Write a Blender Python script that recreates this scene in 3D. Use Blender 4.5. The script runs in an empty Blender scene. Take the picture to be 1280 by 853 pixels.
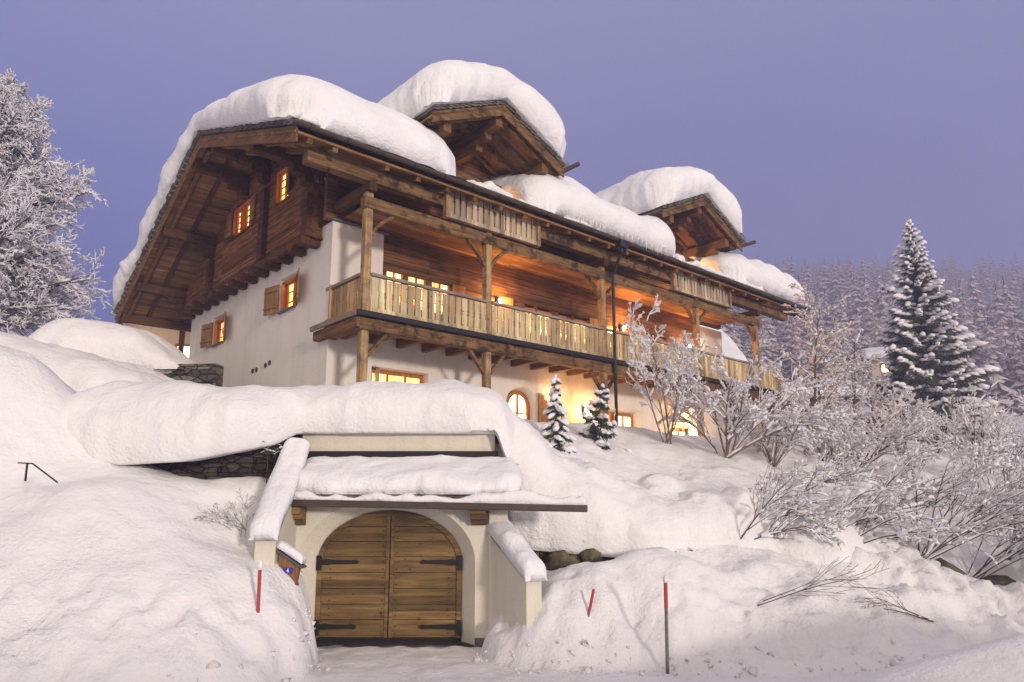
import bpy, math, random
import numpy as np
from mathutils import Vector, Matrix

R = math.radians
random.seed(7)
RNG = np.random.default_rng(11)
SC = bpy.context.scene
COL = SC.collection

# ------------------------------------------------------------------ camera
cd = bpy.data.cameras.new("camera"); cam = bpy.data.objects.new("camera", cd); COL.objects.link(cam)
cam.location = (0, 0, 2.67); cam.rotation_euler = (R(100), 0, 0)
cd.sensor_width = 36; cd.lens = 36 * 880 / 1280; cd.shift_y = 40.5 / 1280
cd.clip_start = 0.1; cd.clip_end = 5000
SC.camera = cam

# ------------------------------------------------------------------ world (dusk sky)
W = bpy.data.worlds.new("World"); SC.world = W; W.use_nodes = True
nt = W.node_tree; nt.nodes.clear()
def wn(t, **k):
    n = nt.nodes.new(t)
    for a, b in k.items(): setattr(n, a, b)
    return n
tc = wn('ShaderNodeTexCoord'); sep = wn('ShaderNodeSeparateXYZ'); nt.links.new(tc.outputs['Generated'], sep.inputs[0])
ramp = wn('ShaderNodeValToRGB'); cr = ramp.color_ramp
cr.elements[0].position = 0.0; cr.elements[0].color = (0.17, 0.155, 0.33, 1)
cr.elements[1].position = 1.0; cr.elements[1].color = (0.46, 0.44, 0.48, 1)
for p, c in ((0.22, (0.140, 0.160, 0.42, 1)), (0.42, (0.20, 0.218, 0.49, 1)), (0.60, (0.30, 0.31, 0.54, 1))):
    e = cr.elements.new(p); e.color = c
wno = wn('ShaderNodeTexNoise'); wno.inputs['Scale'].default_value = 1.6; wno.inputs['Detail'].default_value = 5
wmap = wn('ShaderNodeMapping'); wmap.inputs['Scale'].default_value = (1, 1, 3.2); nt.links.new(tc.outputs['Generated'], wmap.inputs[0]); nt.links.new(wmap.outputs[0], wno.inputs['Vector'])
wm1 = wn('ShaderNodeMath', operation='MULTIPLY_ADD'); wm1.inputs[1].default_value = 0.22; wm1.inputs[2].default_value = -0.11; nt.links.new(wno.outputs['Fac'], wm1.inputs[0])
wm2 = wn('ShaderNodeMath', operation='ADD'); nt.links.new(wm1.outputs[0], wm2.inputs[0]); nt.links.new(sep.outputs['Z'], wm2.inputs[1]); nt.links.new(wm2.outputs[0], ramp.inputs[0])
# warm glow added to the sky behind the camera to light gable and snow
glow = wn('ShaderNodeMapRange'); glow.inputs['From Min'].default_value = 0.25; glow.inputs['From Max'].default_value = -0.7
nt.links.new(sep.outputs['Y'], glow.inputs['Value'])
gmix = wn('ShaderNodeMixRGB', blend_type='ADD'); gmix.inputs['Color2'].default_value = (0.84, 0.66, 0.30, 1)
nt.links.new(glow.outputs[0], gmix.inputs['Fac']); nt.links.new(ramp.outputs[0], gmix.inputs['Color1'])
bg = wn('ShaderNodeBackground'); bg.inputs['Strength'].default_value = 0.92
out = wn('ShaderNodeOutputWorld')
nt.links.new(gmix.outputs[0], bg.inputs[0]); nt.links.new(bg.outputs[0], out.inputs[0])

# ------------------------------------------------------------------ the one sun-like lamp (low, from behind right)
sd = bpy.data.lights.new("low_light", 'SUN'); sd.energy = 2.15; sd.angle = R(6); sd.color = (1.0, 0.88, 0.80)
so = bpy.data.objects.new("low_light", sd); COL.objects.link(so)
ldir = Vector((-0.54, 0.83, -0.16)).normalized()
so.rotation_euler = ldir.to_track_quat('-Z', 'Y').to_euler()
so.location = (5, -20, 12)

SC.view_settings.view_transform = 'Standard'; SC.view_settings.look = 'None'
SC.view_settings.exposure = 0.02; SC.view_settings.gamma = 1.0
SC.cycles.use_denoising = True
SC.cycles.max_bounces = 6; SC.cycles.diffuse_bounces = 3; SC.cycles.glossy_bounces = 2
SC.cycles.transmission_bounces = 2; SC.cycles.volume_bounces = 1; SC.cycles.transparent_max_bounces = 8
SC.cycles.sample_clamp_indirect = 3.0
SC.cycles.caustics_reflective = False; SC.cycles.caustics_refractive = False

# ------------------------------------------------------------------ numpy noise
def _h(ix, iy, iz, s):
    n = (ix.astype(np.int64) * 374761393 + iy.astype(np.int64) * 668265263 + iz.astype(np.int64) * 2147483647 + s * 974711) & 0xffffffff
    n = ((n ^ (n >> 13)) * 1274126177) & 0xffffffff
    n = (n ^ (n >> 16)) & 0xffffffff
    return n / 4294967295.0 * 2 - 1
def vnoise(x, y, z=None, s=0):
    x = np.asarray(x, float); y = np.asarray(y, float)
    z = np.zeros_like(x) if z is None else np.asarray(z, float)
    x0, y0, z0 = np.floor(x), np.floor(y), np.floor(z)
    fx, fy, fz = x - x0, y - y0, z - z0
    fx, fy, fz = [f * f * f * (f * (f * 6 - 15) + 10) for f in (fx, fy, fz)]
    r = 0
    for i in (0, 1):
        for j in (0, 1):
            for k in (0, 1):
                r = r + _h(x0 + i, y0 + j, z0 + k, s) * (fx if i else 1 - fx) * (fy if j else 1 - fy) * (fz if k else 1 - fz)
    return r
def fbm(x, y, z=None, o=4, s=0, g=0.5):
    r = 0; a = 1.0; f = 1.0
    for k in range(o):
        r = r + a * vnoise(x * f + 17.3 * k, y * f - 9.1 * k, None if z is None else z * f + 5.7 * k, s + k)
        a *= g; f *= 2.03
    return r
def sstep(t):
    t = np.clip(t, 0, 1); return t * t * (3 - 2 * t)

# ------------------------------------------------------------------ materials
def newmat(name):
    m = bpy.data.materials.new(name); m.use_nodes = True
    t = m.node_tree; b = t.nodes['Principled BSDF']
    return m, t, b
def nd(t, typ, **k):
    n = t.nodes.new(typ)
    for a, v in k.items(): setattr(n, a, v)
    return n
def coords(t, scale=(1, 1, 1), kind='Object'):
    c = nd(t, 'ShaderNodeTexCoord'); m = nd(t, 'ShaderNodeMapping'); m.inputs['Scale'].default_value = scale
    t.links.new(c.outputs[kind], m.inputs['Vector']); return m.outputs[0]
def noise(t, vec, scale, detail=4, rough=0.55):
    n = nd(t, 'ShaderNodeTexNoise'); n.inputs['Scale'].default_value = scale; n.inputs['Detail'].default_value = detail
    n.inputs['Roughness'].default_value = rough; t.links.new(vec, n.inputs['Vector']); return n.outputs['Fac']
def rampn(t, fac, stops):
    r = nd(t, 'ShaderNodeValToRGB'); e = r.color_ramp.elements
    e[0].position, e[0].color = stops[0][0], (*stops[0][1], 1)
    e[1].position, e[1].color = stops[-1][0], (*stops[-1][1], 1)
    for p, c in stops[1:-1]:
        x = e.new(p); x.color = (*c, 1)
    t.links.new(fac, r.inputs[0]); return r.outputs[0]
def mixc(t, fac, a, b, mode='MIX'):
    m = nd(t, 'ShaderNodeMixRGB', blend_type=mode)
    for v, i in ((fac, 'Fac'), (a, 'Color1'), (b, 'Color2')):
        if isinstance(v, (int, float)): m.inputs[i].default_value = v
        elif isinstance(v, tuple): m.inputs[i].default_value = (*v, 1)
        else: t.links.new(v, m.inputs[i])
    return m.outputs[0]
def bump(t, b, h, dist, strength=1.0):
    n = nd(t, 'ShaderNodeBump'); n.inputs['Distance'].default_value = dist; n.inputs['Strength'].default_value = strength
    t.links.new(h, n.inputs['Height']); t.links.new(n.outputs[0], b.inputs['Normal'])
def mth(t, op, a, b=0.0):
    n = nd(t, 'ShaderNodeMath', operation=op)
    for i, v in enumerate((a, b)):
        if isinstance(v, (int, float)): n.inputs[i].default_value = v
        else: t.links.new(v, n.inputs[i])
    return n.outputs[0]

def mat_snow(name, col=(0.83, 0.82, 0.82), fine=0.5):
    m, t, b = newmat(name)
    v = coords(t)
    n1 = noise(t, v, 1.7, 5); n2 = noise(t, v, 14, 4, 0.6); n3 = noise(t, v, 70, 3, 0.7)
    big = noise(t, v, .45, 3); ns = noise(t, coords(t, (.35, .35, 7.0)), 1.6, 4, .6)     # old snow layers show as faint ledges
    msk = rampn(t, big, [(0.42, (0, 0, 0)), (0.62, (1, 1, 1))])
    h = mth(t, 'ADD', mth(t, 'MULTIPLY', n1, 1.5), mth(t, 'ADD', mth(t, 'MULTIPLY', n2, 0.42 * fine), mth(t, 'MULTIPLY', n3, 0.10 * fine)))
    h = mth(t, 'ADD', h, mth(t, 'MULTIPLY', mth(t, 'MULTIPLY', n2, msk), .35))
    h = mth(t, 'ADD', h, mth(t, 'MULTIPLY', mth(t, 'MULTIPLY', ns, msk), .20))
    bump(t, b, h, 0.07)
    c = mixc(t, rampn(t, n1, [(0.3, (0, 0, 0)), (0.7, (1, 1, 1))]), tuple(x * 0.965 for x in col), col)
    t.links.new(c, b.inputs['Base Color'])
    b.inputs['Roughness'].default_value = 0.75; b.inputs['Specular IOR Level'].default_value = 0.25
    return m
def mat_plain(name, col, rough=0.6, metal=0.0, var=0.15, scale=8, bmp=0.004):
    m, t, b = newmat(name); v = coords(t); n = noise(t, v, scale, 5)
    c = rampn(t, n, [(0.3, tuple(x * (1 - var) for x in col)), (0.7, tuple(min(1, x * (1 + var)) for x in col))])
    t.links.new(c, b.inputs['Base Color']); b.inputs['Roughness'].default_value = rough; b.inputs['Metallic'].default_value = metal
    bump(t, b, n, bmp); return m
def mat_wood(name, axis, dark, light, pitch=None, paxis=2, knots=0.0, wear=None):
    """grain runs along axis (0,1,2); tone changes from board to board every `pitch` along paxis"""
    m, t, b = newmat(name)
    s = [14.0, 14.0, 14.0]; s[axis] = 0.9
    v = coords(t, tuple(s)); n = noise(t, v, 1.3, 6, 0.62)
    v2 = coords(t); n2 = noise(t, v2, 1.1, 4)
    f = mth(t, 'ADD', mth(t, 'MULTIPLY', n, 0.75), mth(t, 'MULTIPLY', n2, 0.35))
    mid = tuple((a + c) / 2 for a, c in zip(dark, light))
    c = rampn(t, f, [(0.36, dark), (0.54, mid), (0.72, light)])
    if pitch:
        sp = nd(t, 'ShaderNodeSeparateXYZ'); t.links.new(v2, sp.inputs[0])
        k = mth(t, 'FLOOR', mth(t, 'DIVIDE', sp.outputs[paxis], pitch))
        k2 = mth(t, 'FLOOR', mth(t, 'DIVIDE', sp.outputs[axis], 3.1))
        wnn = nd(t, 'ShaderNodeTexWhiteNoise', noise_dimensions='2D')
        cb = nd(t, 'ShaderNodeCombineXYZ'); t.links.new(k, cb.inputs[0]); t.links.new(k2, cb.inputs[1])
        t.links.new(cb.outputs[0], wnn.inputs['Vector'])
        g = mth(t, 'ADD', mth(t, 'MULTIPLY', wnn.outputs['Value'], 0.75), 0.6)
        cc = nd(t, 'ShaderNodeCombineXYZ')
        for i in range(3): t.links.new(g, cc.inputs[i])
        c = mixc(t, 1.0, c, cc.outputs[0], 'MULTIPLY')
    if wear:
        n4 = noise(t, v2, 3.0, 6, 0.7)
        c = mixc(t, rampn(t, n4, [(0.50, (0, 0, 0)), (0.62, (1, 1, 1))]), c, wear)
    if knots:
        vo = nd(t, 'ShaderNodeTexVoronoi'); vo.inputs['Scale'].default_value = 3.2; t.links.new(coords(t, (1, 1, 1.3)), vo.inputs['Vector'])
        c = mixc(t, rampn(t, vo.outputs['Distance'], [(0.05, (1, 1, 1)), (0.13, (0, 0, 0))]), c, tuple(x * 0.3 for x in dark))
    t.links.new(c, b.inputs['Base Color']); b.inputs['Roughness'].default_value = 0.8; b.inputs['Specular IOR Level'].default_value = 0.2
    bump(t, b, n, 0.012); return m
def mat_plaster(name, col):
    m, t, b = newmat(name); v = coords(t)
    n1 = noise(t, v, 0.7, 5, 0.6); n2 = noise(t, v, 22, 4)
    vs = coords(t, (3.0, 3.0, 0.35)); n3 = noise(t, vs, 1.2, 5, 0.65)
    c = rampn(t, n1, [(0.3, tuple(x * 0.9 for x in col)), (0.65, col)])
    c = mixc(t, mth(t, 'MULTIPLY', rampn(t, n3, [(0.50, (0, 0, 0)), (0.75, (1, 1, 1))]), 0.42), c, tuple(x * f for x, f in zip(col, (.70, .67, .62))))
    t.links.new(c, b.inputs['Base Color']); b.inputs['Roughness'].default_value = 0.9; b.inputs['Specular IOR Level'].default_value = 0.1
    bump(t, b, mth(t, 'ADD', n2, mth(t, 'MULTIPLY', n1, 2.0)), 0.012); return m
def mat_stone(name, c1, c2, scale=3.0):
    m, t, b = newmat(name)
    v = coords(t, (1, 1, 2.2)); vo = nd(t, 'ShaderNodeTexVoronoi'); vo.inputs['Scale'].default_value = scale; t.links.new(v, vo.inputs['Vector'])
    ve = nd(t, 'ShaderNodeTexVoronoi', feature='DISTANCE_TO_EDGE'); ve.inputs['Scale'].default_value = scale; t.links.new(v, ve.inputs['Vector'])
    n = noise(t, coords(t), 9, 6, 0.7)
    hsv = nd(t, 'ShaderNodeSeparateXYZ'); t.links.new(vo.outputs['Color'], hsv.inputs[0])
    c = rampn(t, mth(t, 'ADD', mth(t, 'MULTIPLY', hsv.outputs[0], 0.6), mth(t, 'MULTIPLY', n, 0.4)), [(0.15, c1), (0.85, c2)])
    edge = rampn(t, ve.outputs['Distance'], [(0.0, (0, 0, 0)), (0.07, (1, 1, 1))])
    c = mixc(t, edge, tuple(x * 0.2 for x in c1), c)
    t.links.new(c, b.inputs['Base Color']); b.inputs['Roughness'].default_value = 0.9
    bump(t, b, mth(t, 'ADD', mth(t, 'MULTIPLY', edge, 1.0), n), 0.05); return m
def mat_emit(name, col, strength, var=0.5, scale=3.0):
    """lit room behind glass: folds of curtain, darker corners of furniture, a bright spot where the lamp hangs"""
    m, t, b = newmat(name)
    n = noise(t, coords(t, (1, 1, .55)), scale, 3); n2 = noise(t, coords(t, (9, 9, .4)), 1.7, 2)
    c = rampn(t, mth(t, 'ADD', mth(t, 'MULTIPLY', n, .72), mth(t, 'MULTIPLY', n2, .28)), [(0.36, tuple(x * (1 - var) * (1, .75, .5)[k] for k, x in enumerate(col))), (0.50, tuple(x * (1 - var * .45) for x in col)), (0.62, col)])
    b.inputs['Base Color'].default_value = (0.1, 0.08, 0.05, 1); b.inputs['Roughness'].default_value = 0.15
    t.links.new(c, b.inputs['Emission Color']); b.inputs['Emission Strength'].default_value = strength
    return m

M = {}
M['snow'] = mat_snow('snow')
M['snow_soft'] = mat_snow('snow_cap', (0.84, 0.84, 0.85), 0.35)
M['snow_twig'] = mat_plain('frost', (0.80, 0.79, 0.81), 0.8, var=0.05, scale=20, bmp=0.0)
LD, LL = (0.028, 0.013, 0.006), (0.20, 0.095, 0.040)
M['log_u'] = mat_wood('log_along_facade', 0, LD, LL, 0.21, 2)
M['log_v'] = mat_wood('log_along_gable', 1, (0.030, 0.012, 0.004), (0.30, 0.125, 0.040), 0.21, 2)
M['soffit_u'] = mat_wood('soffit_boards', 0, (0.055, 0.026, 0.009), (0.36, 0.185, 0.070), 0.17, 1)  # tone lifted to stand in for light from below the left eaves
M['dark_u'] = mat_wood('dark_timber_along', 0, (0.028, 0.012, 0.005), (0.14, 0.062, 0.024))
M['dark_v'] = mat_wood('dark_timber_across', 1, (0.024, 0.010, 0.004), (0.12, 0.048, 0.018))
M['dark_z'] = mat_wood('dark_timber_upright', 2, (0.024, 0.010, 0.004), (0.12, 0.048, 0.018))
WD, WL = (0.05, 0.022, 0.008), (0.27, 0.145, 0.055)
M['weather_u'] = mat_wood('weathered_beam_along', 0, (0.035, 0.017, 0.007), (0.29, 0.170, 0.070), wear=(0.04, 0.024, 0.014))
M['weather_v'] = mat_wood('weathered_beam_across', 1, WD, WL)
M['weather_z'] = mat_wood('weathered_post', 2, (0.13, 0.065, 0.025), (0.55, 0.38, 0.18), wear=(0.18, 0.12, 0.07))
M['baluster'] = mat_wood('baluster_boards', 2, (0.26, 0.18, 0.08), (0.66, 0.56, 0.34), 0.2, 0, knots=0.5)
M['baluster_v'] = mat_wood('baluster_boards_side', 2, (0.22, 0.13, 0.05), (0.5, 0.33, 0.16), 0.2, 1)
M['grey_board'] = mat_wood('grey_boards', 2, (0.24, 0.17, 0.10), (0.58, 0.47, 0.33), 0.2, 0)
M['rail_grey'] = mat_wood('greyed_handrail', 0, (0.12, 0.10, 0.085), (0.36, 0.31, 0.27))
M['rail_grey_v'] = mat_wood('greyed_handrail_side', 1, (0.12, 0.09, 0.07), (0.34, 0.27, 0.2))
M['door_wood'] = mat_wood('garage_door_planks', 0, (0.075, 0.043, 0.014), (0.25, 0.160, 0.060), 0.285, 2, knots=1.0)
M['shutter'] = mat_wood('shutter_wood', 2, (0.13, 0.06, 0.02), (0.36, 0.19, 0.075), knots=0.5)
M['frame'] = mat_wood('window_frame_wood', 2, (0.22, 0.075, 0.02), (0.46, 0.18, 0.05))  # extra orange in the wood stands in for room glow on the jambs
M['plaster'] = mat_plaster('white_lime_plaster', (0.74, 0.70, 0.63))
M['cream'] = mat_plaster('cream_plaster', (0.71, 0.67, 0.55))
M['shingle'] = mat_wood('weathered_shingles', 1, (0.05, 0.045, 0.040), (0.22, 0.20, 0.175), 0.19, 0)
M['slate'] = mat_plain('slate_sill', (0.10, 0.10, 0.11), 0.7)
M['gutter'] = mat_plain('brown_gutter_metal', (0.085, 0.062, 0.05), 0.42, 0.5, bmp=0.001)
M['darkmetal'] = mat_plain('dark_metal', (0.03, 0.028, 0.03), 0.45, 0.6, bmp=0.001)
M['iron'] = mat_plain('wrought_iron', (0.015, 0.013, 0.012), 0.55, 0.4)
M['stone'] = mat_stone('rubble_stone', (0.035, 0.033, 0.03), (0.22, 0.19, 0.14), 2.4)
M['darkstone'] = mat_stone('dark_rubble_stone', (0.018, 0.014, 0.011), (0.10, 0.08, 0.055), 2.2)
M['rock'] = mat_plain('mossy_rock', (0.10, 0.085, 0.045), 0.95, var=0.6, scale=6, bmp=0.03)
M['bark'] = mat_plain('twig_bark', (0.10, 0.07, 0.055), 0.9, var=0.35, scale=10)
M['bark_warm'] = mat_plain('bush_bark', (0.20, 0.14, 0.10), 0.9, var=0.3, scale=10)
M['red'] = mat_plain('red_paint', (0.40, 0.035, 0.03), 0.5, var=0.25, scale=20)
M['greypole'] = mat_plain('grey_pole', (0.17, 0.15, 0.14), 0.8, var=0.3, scale=14)
M['blue'] = mat_plain('blue_enamel', (0.02, 0.03, 0.42), 0.35, var=0.05)
M['white'] = mat_plain('white_enamel', (0.8, 0.8, 0.8), 0.4, var=0.03)
M['pane_hot'] = mat_emit('pane_warm_light', (1.0, 0.60, 0.20), 5.0, .7)
M['pane_or'] = mat_emit('pane_orange_light', (1.0, 0.50, 0.15), 4.0, .7)
M['pane_gar'] = mat_emit('pane_ground_floor', (1.0, 0.70, 0.34), 7.0, .7)
M['pane_hotel'] = mat_emit('pane_hotel_light', (1.0, 0.66, 0.30), 14.0, .6, 1.0)
M['pane_dark'] = mat_plain('dark_glass', (0.02, 0.02, 0.025), 0.1, var=0.1)
M['lamp'] = mat_emit('lamp_glass', (1.0, 0.72, 0.36), 40.0, 0.0)
M['needle'] = mat_plain('spruce_needles', (0.055, 0.070, 0.042), 0.85, var=0.45, scale=5)
M['asphalt'] = mat_plain('wet_asphalt', (0.03, 0.028, 0.028), 0.6, var=0.4, scale=25)
# far forest: frost caught on the upper side and the tips of dark boughs
def mat_forest(name):
    m, t, b = newmat(name); g = nd(t, 'ShaderNodeNewGeometry'); sp = nd(t, 'ShaderNodeSeparateXYZ'); t.links.new(g.outputs['Normal'], sp.inputs[0])
    n = noise(t, coords(t), 1.2, 5, 0.75)
    f = mth(t, 'ADD', mth(t, 'MULTIPLY', mth(t, 'ABSOLUTE', sp.outputs[2]), 0.5), mth(t, 'SUBTRACT', n, 0.33))
    c = rampn(t, f, [(0.26, (0.05, 0.036, 0.030)), (0.60, (0.74, 0.66, 0.62))])
    t.links.new(c, b.inputs['Base Color']); b.inputs['Roughness'].default_value = 0.95; return m
M['forest'] = mat_forest('frosted_conifer')

# ------------------------------------------------------------------ mesh helpers
class MB:
    def __init__(s): s.v = []; s.f = []
    def add(s, vs, fs):
        o = len(s.v); s.v.extend([tuple(map(float, p)) for p in vs]); s.f.extend([tuple(i + o for i in f) for f in fs]); return s
    def box(s, x0, x1, y0, y1, z0, z1):
        vs = [(x, y, z) for z in (z0, z1) for y in (y0, y1) for x in (x0, x1)]
        return s.add(vs, [(0, 2, 3, 1), (4, 5, 7, 6), (0, 1, 5, 4), (2, 6, 7, 3), (0, 4, 6, 2), (1, 3, 7, 5)])
    def bar(s, p0, p1, w, h, up=(0, 0, 1)):
        p0, p1, up = Vector(p0), Vector(p1), Vector(up); d = (p1 - p0).normalized()
        a = d.cross(up).normalized(); b = a.cross(d).normalized()
        vs = [p + a * (sa * w / 2) + b * (sb * h / 2) for p in (p0, p1) for sb in (-1, 1) for sa in (-1, 1)]
        return s.add(vs, [(0, 2, 3, 1), (4, 5, 7, 6), (0, 1, 5, 4), (2, 6, 7, 3), (0, 4, 6, 2), (1, 3, 7, 5)])
    def prism(s, poly, axis, a, b):
        """poly in the two other axes, pushed from a to b along axis"""
        n = len(poly); vs = []
        for w in (a, b):
            for p in poly:
                q = list(p); q.insert(axis, w); vs.append(q)
        fs = [tuple(range(n)), tuple(range(2 * n - 1, n - 1, -1))] + [(i, i + n, (i + 1) % n + n, (i + 1) % n) for i in range(n)]
        return s.add(vs, fs)
    def tube(s, pts, rad, n=8, caps=True):
        pts = [Vector(p) for p in pts]
        if not hasattr(rad, '__len__'): rad = [rad] * len(pts)
        rings = []; up = Vector((0, 0, 1))
        for i, p in enumerate(pts):
            d = (pts[min(i + 1, len(pts) - 1)] - pts[max(i - 1, 0)]).normalized()
            u0 = up if abs(d.dot(up)) < 0.95 else Vector((1, 0, 0))
            a = d.cross(u0).normalized(); b = a.cross(d)
            rings.append([p + (a * math.cos(2 * math.pi * k / n) + b * math.sin(2 * math.pi * k / n)) * rad[i] for k in range(n)])
        fs = []
        for i in range(len(pts) - 1):
            for k in range(n): fs.append((i * n + k, i * n + (k + 1) % n, (i + 1) * n + (k + 1) % n, (i + 1) * n + k))
        if caps: fs += [tuple(range(n - 1, -1, -1)), tuple(range((len(pts) - 1) * n, len(pts) * n))]
        return s.add([q for r in rings for q in r], fs)
    def build(s, name, mat, parent=None, smooth=False, bevel=0.0):
        me = bpy.data.meshes.new(name); me.from_pydata(s.v, [], s.f); me.update()
        return fin(name, me, mat, parent, smooth, bevel)
def fin(name, me, mat, parent=None, smooth=False, bevel=0.0):
    me.materials.append(M[mat] if isinstance(mat, str) else mat)
    if smooth: me.polygons.foreach_set('use_smooth', np.ones(len(me.polygons), bool))
    o = bpy.data.objects.new(name, me); COL.objects.link(o)
    if parent: o.parent = parent
    if bevel:
        b = o.modifiers.new('bevel', 'BEVEL'); b.width = bevel; b.segments = 2; b.limit_method = 'ANGLE'
    return o
def npmesh(name, v, f, mat, parent=None, smooth=True):
    """v (n,3), f (m,4) or (m,3) arrays"""
    v = np.asarray(v, np.float32); f = np.asarray(f, np.int32); me = bpy.data.meshes.new(name)
    me.vertices.add(len(v)); me.vertices.foreach_set('co', v.ravel())
    k = f.shape[1]; me.loops.add(f.size); me.loops.foreach_set('vertex_index', f.ravel())
    me.polygons.add(len(f)); me.polygons.foreach_set('loop_start', np.arange(0, f.size, k, dtype=np.int32))
    me.polygons.foreach_set('loop_total', np.full(len(f), k, np.int32)); me.update(calc_edges=True); me.validate()
    return fin(name, me, mat, parent, smooth)
def empty(name, loc=(0, 0, 0), rz=0.0, parent=None):
    o = bpy.data.objects.new(name, None); o.location = loc; o.rotation_euler = (0, 0, rz); COL.objects.link(o)
    if parent: o.parent = parent
    return o
def tag(o, label=None, cat=None, group=None, kind=None):
    if label: o['label'] = label
    if cat: o['category'] = cat
    if group: o['group'] = group
    if kind: o['kind'] = kind
    return o
HO = Vector((-3.683, 17.0, 0.0)); HR = R(41.5)
def house_frame(o): o.location = HO; o.rotation_euler = (0, 0, HR); return o
_hc, _hs = math.cos(HR), math.sin(HR)
def hw(u, v, z): return (HO.x + _hc * u - _hs * v, HO.y + _hs * u + _hc * v, z)
def point_light(u, v, z, e, col=(1.0, 0.47, 0.13), r=0.08, world=False):
    l = bpy.data.lights.new('lamp_light', 'POINT'); l.energy = e; l.color = col; l.shadow_soft_size = r
    o = bpy.data.objects.new('lamp_light', l); COL.objects.link(o); o.location = (u, v, z) if world else hw(u, v, z); return o

def sticks(P0, P1, r0, r1, n=3, sq=1.0):
    """vectorised tapered prisms from P0 to P1; sq flattens them upright"""
    P0 = np.asarray(P0, float); P1 = np.asarray(P1, float); N = len(P0)
    r0 = np.broadcast_to(np.asarray(r0, float), (N,)); r1 = np.broadcast_to(np.asarray(r1, float), (N,))
    d = P1 - P0; d /= np.linalg.norm(d, axis=1, keepdims=True) + 1e-9
    up = np.where(np.abs(d[:, 2:3]) > 0.95, np.array([[1., 0, 0]]), np.array([[0., 0, 1]]))
    a = np.cross(d, up); a /= np.linalg.norm(a, axis=1, keepdims=True) + 1e-9; b = np.cross(a, d)
    V = np.zeros((N, 2, n, 3))
    for k in range(n):
        th = 2 * math.pi * k / n + math.pi / 2; off = a * math.cos(th) + b * math.sin(th) * sq
        V[:, 0, k] = P0 + off * r0[:, None]; V[:, 1, k] = P1 + off * r1[:, None]
    F = []
    base = (np.arange(N) * 2 * n)[:, None]
    for k in range(n): F.append(base + np.array([[k, (k + 1) % n, n + (k + 1) % n, n + k]]))
    return V.reshape(-1, 3), np.concatenate(F, 0)
def merge(parts):
    vs, fs, o = [], [], 0
    for v, f in parts:
        vs.append(v); fs.append(np.asarray(f) + o); o += len(v)
    return np.concatenate(vs), np.concatenate(fs)

# ------------------------------------------------------------------ snow pillow: closed, rounded, overhanging snow body
def pillow(name, x0, x1, y0, y1, top, bot, Re=(0.6, 0.6, 0.6, 0.6), over=0.12, step=0.12, amp=0.05, under=0.0, seed=0, nfreq=1.0, mat='snow', place=None, label=None, cat='snow', group=None, p=2.4, y0f=None, rip=1.0, rag=0.06):
    """Re: edge radius at x0, x1, y0, y1. top/bot: functions. under: how far the belly hangs below bot near the edge"""
    nx = max(12, int((x1 - x0) / step)); ny = max(12, int((y1 - y0) / step))
    def dist(n):
        s = np.linspace(0, 1, n); return 0.55 * s + 0.45 * (0.5 - 0.5 * np.cos(math.pi * s))
    X, S_ = np.meshgrid(x0 + (x1 - x0) * dist(nx), dist(ny), indexing='ij')
    Y0 = y0f(X) if y0f is not None else y0 + 0 * X
    Y = Y0 + (y1 - Y0) * S_
    cs = [np.clip((X - x0) / Re[0], 0, 1), np.clip((x1 - X) / Re[1], 0, 1), np.clip((Y - Y0) / Re[2], 0, 1), np.clip((y1 - Y) / Re[3], 0, 1)]
    q = [(1 - c) ** p for c in cs]
    tx = q[0] + q[1]; ty = q[2] + q[3]
    t = np.clip(1 - tx - ty, 0, 1) ** (1 / p)
    zt, zb = top(X, Y), bot(X, Y)
    jit = rag * fbm(X * 2.3 + seed, Y * 2.3, None, 3, seed + 4); X = X + (q[1] - q[0]) * jit; Y = Y + (q[3] - q[2]) * jit
    zm = zb
    Z1 = zm + (zt - zm) * t
    nzv = fbm(X * 0.9 * nfreq + seed, Y * 0.9 * nfreq, None, 4, seed)
    Z1 = Z1 + nzv * amp * t * 1.6
    # outward push
    w = 4 * t * (1 - t)
    ox = (-(q[0]) + q[1]); oy = (-(q[2]) + q[3])
    nn = 1 + rip * (0.45 * vnoise(X * .9 + seed, Y * .9, None, seed + 9) + 0.15 * vnoise(X * 3 + seed, Y * 3, None, seed + 3))
    nn = nn + rip * (.22 * vnoise(X * .35 + seed, Y * .35, Z1 * 3.1, seed + 5) + .2 * vnoise(X * .6, Y * .6, Z1 * 8.0, seed + 6))
    X1 = X + ox * over * np.maximum(w, 0.0) * nn; Y1 = Y + oy * over * np.maximum(w, 0.0) * nn
    Zb = zb - under * 4 * np.clip(t, 0, 1) * (1 - np.clip(t, 0, 1))
    n = nx * ny; idx = np.arange(n).reshape(nx, ny)
    f = np.stack([idx[:-1, :-1], idx[1:, :-1], idx[1:, 1:], idx[:-1, 1:]], -1).reshape(-1, 4)
    v = np.concatenate([np.stack([X1, Y1, Z1], -1).reshape(-1, 3), np.stack([X, Y, Zb], -1).reshape(-1, 3)])
    # bottom shares the outline with the top: merge by index
    border = np.zeros((nx, ny), bool); border[0] = border[-1] = True; border[:, 0] = border[:, -1] = True
    remap = np.arange(2 * n); remap[n:][border.ravel()] = idx.ravel()[border.ravel()]
    fb = remap[(f + n)][:, ::-1]
    o = npmesh(name, v, np.concatenate([f, fb]), mat)
    if place: place(o)
    tag(o, label, cat, group)
    return o

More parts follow.
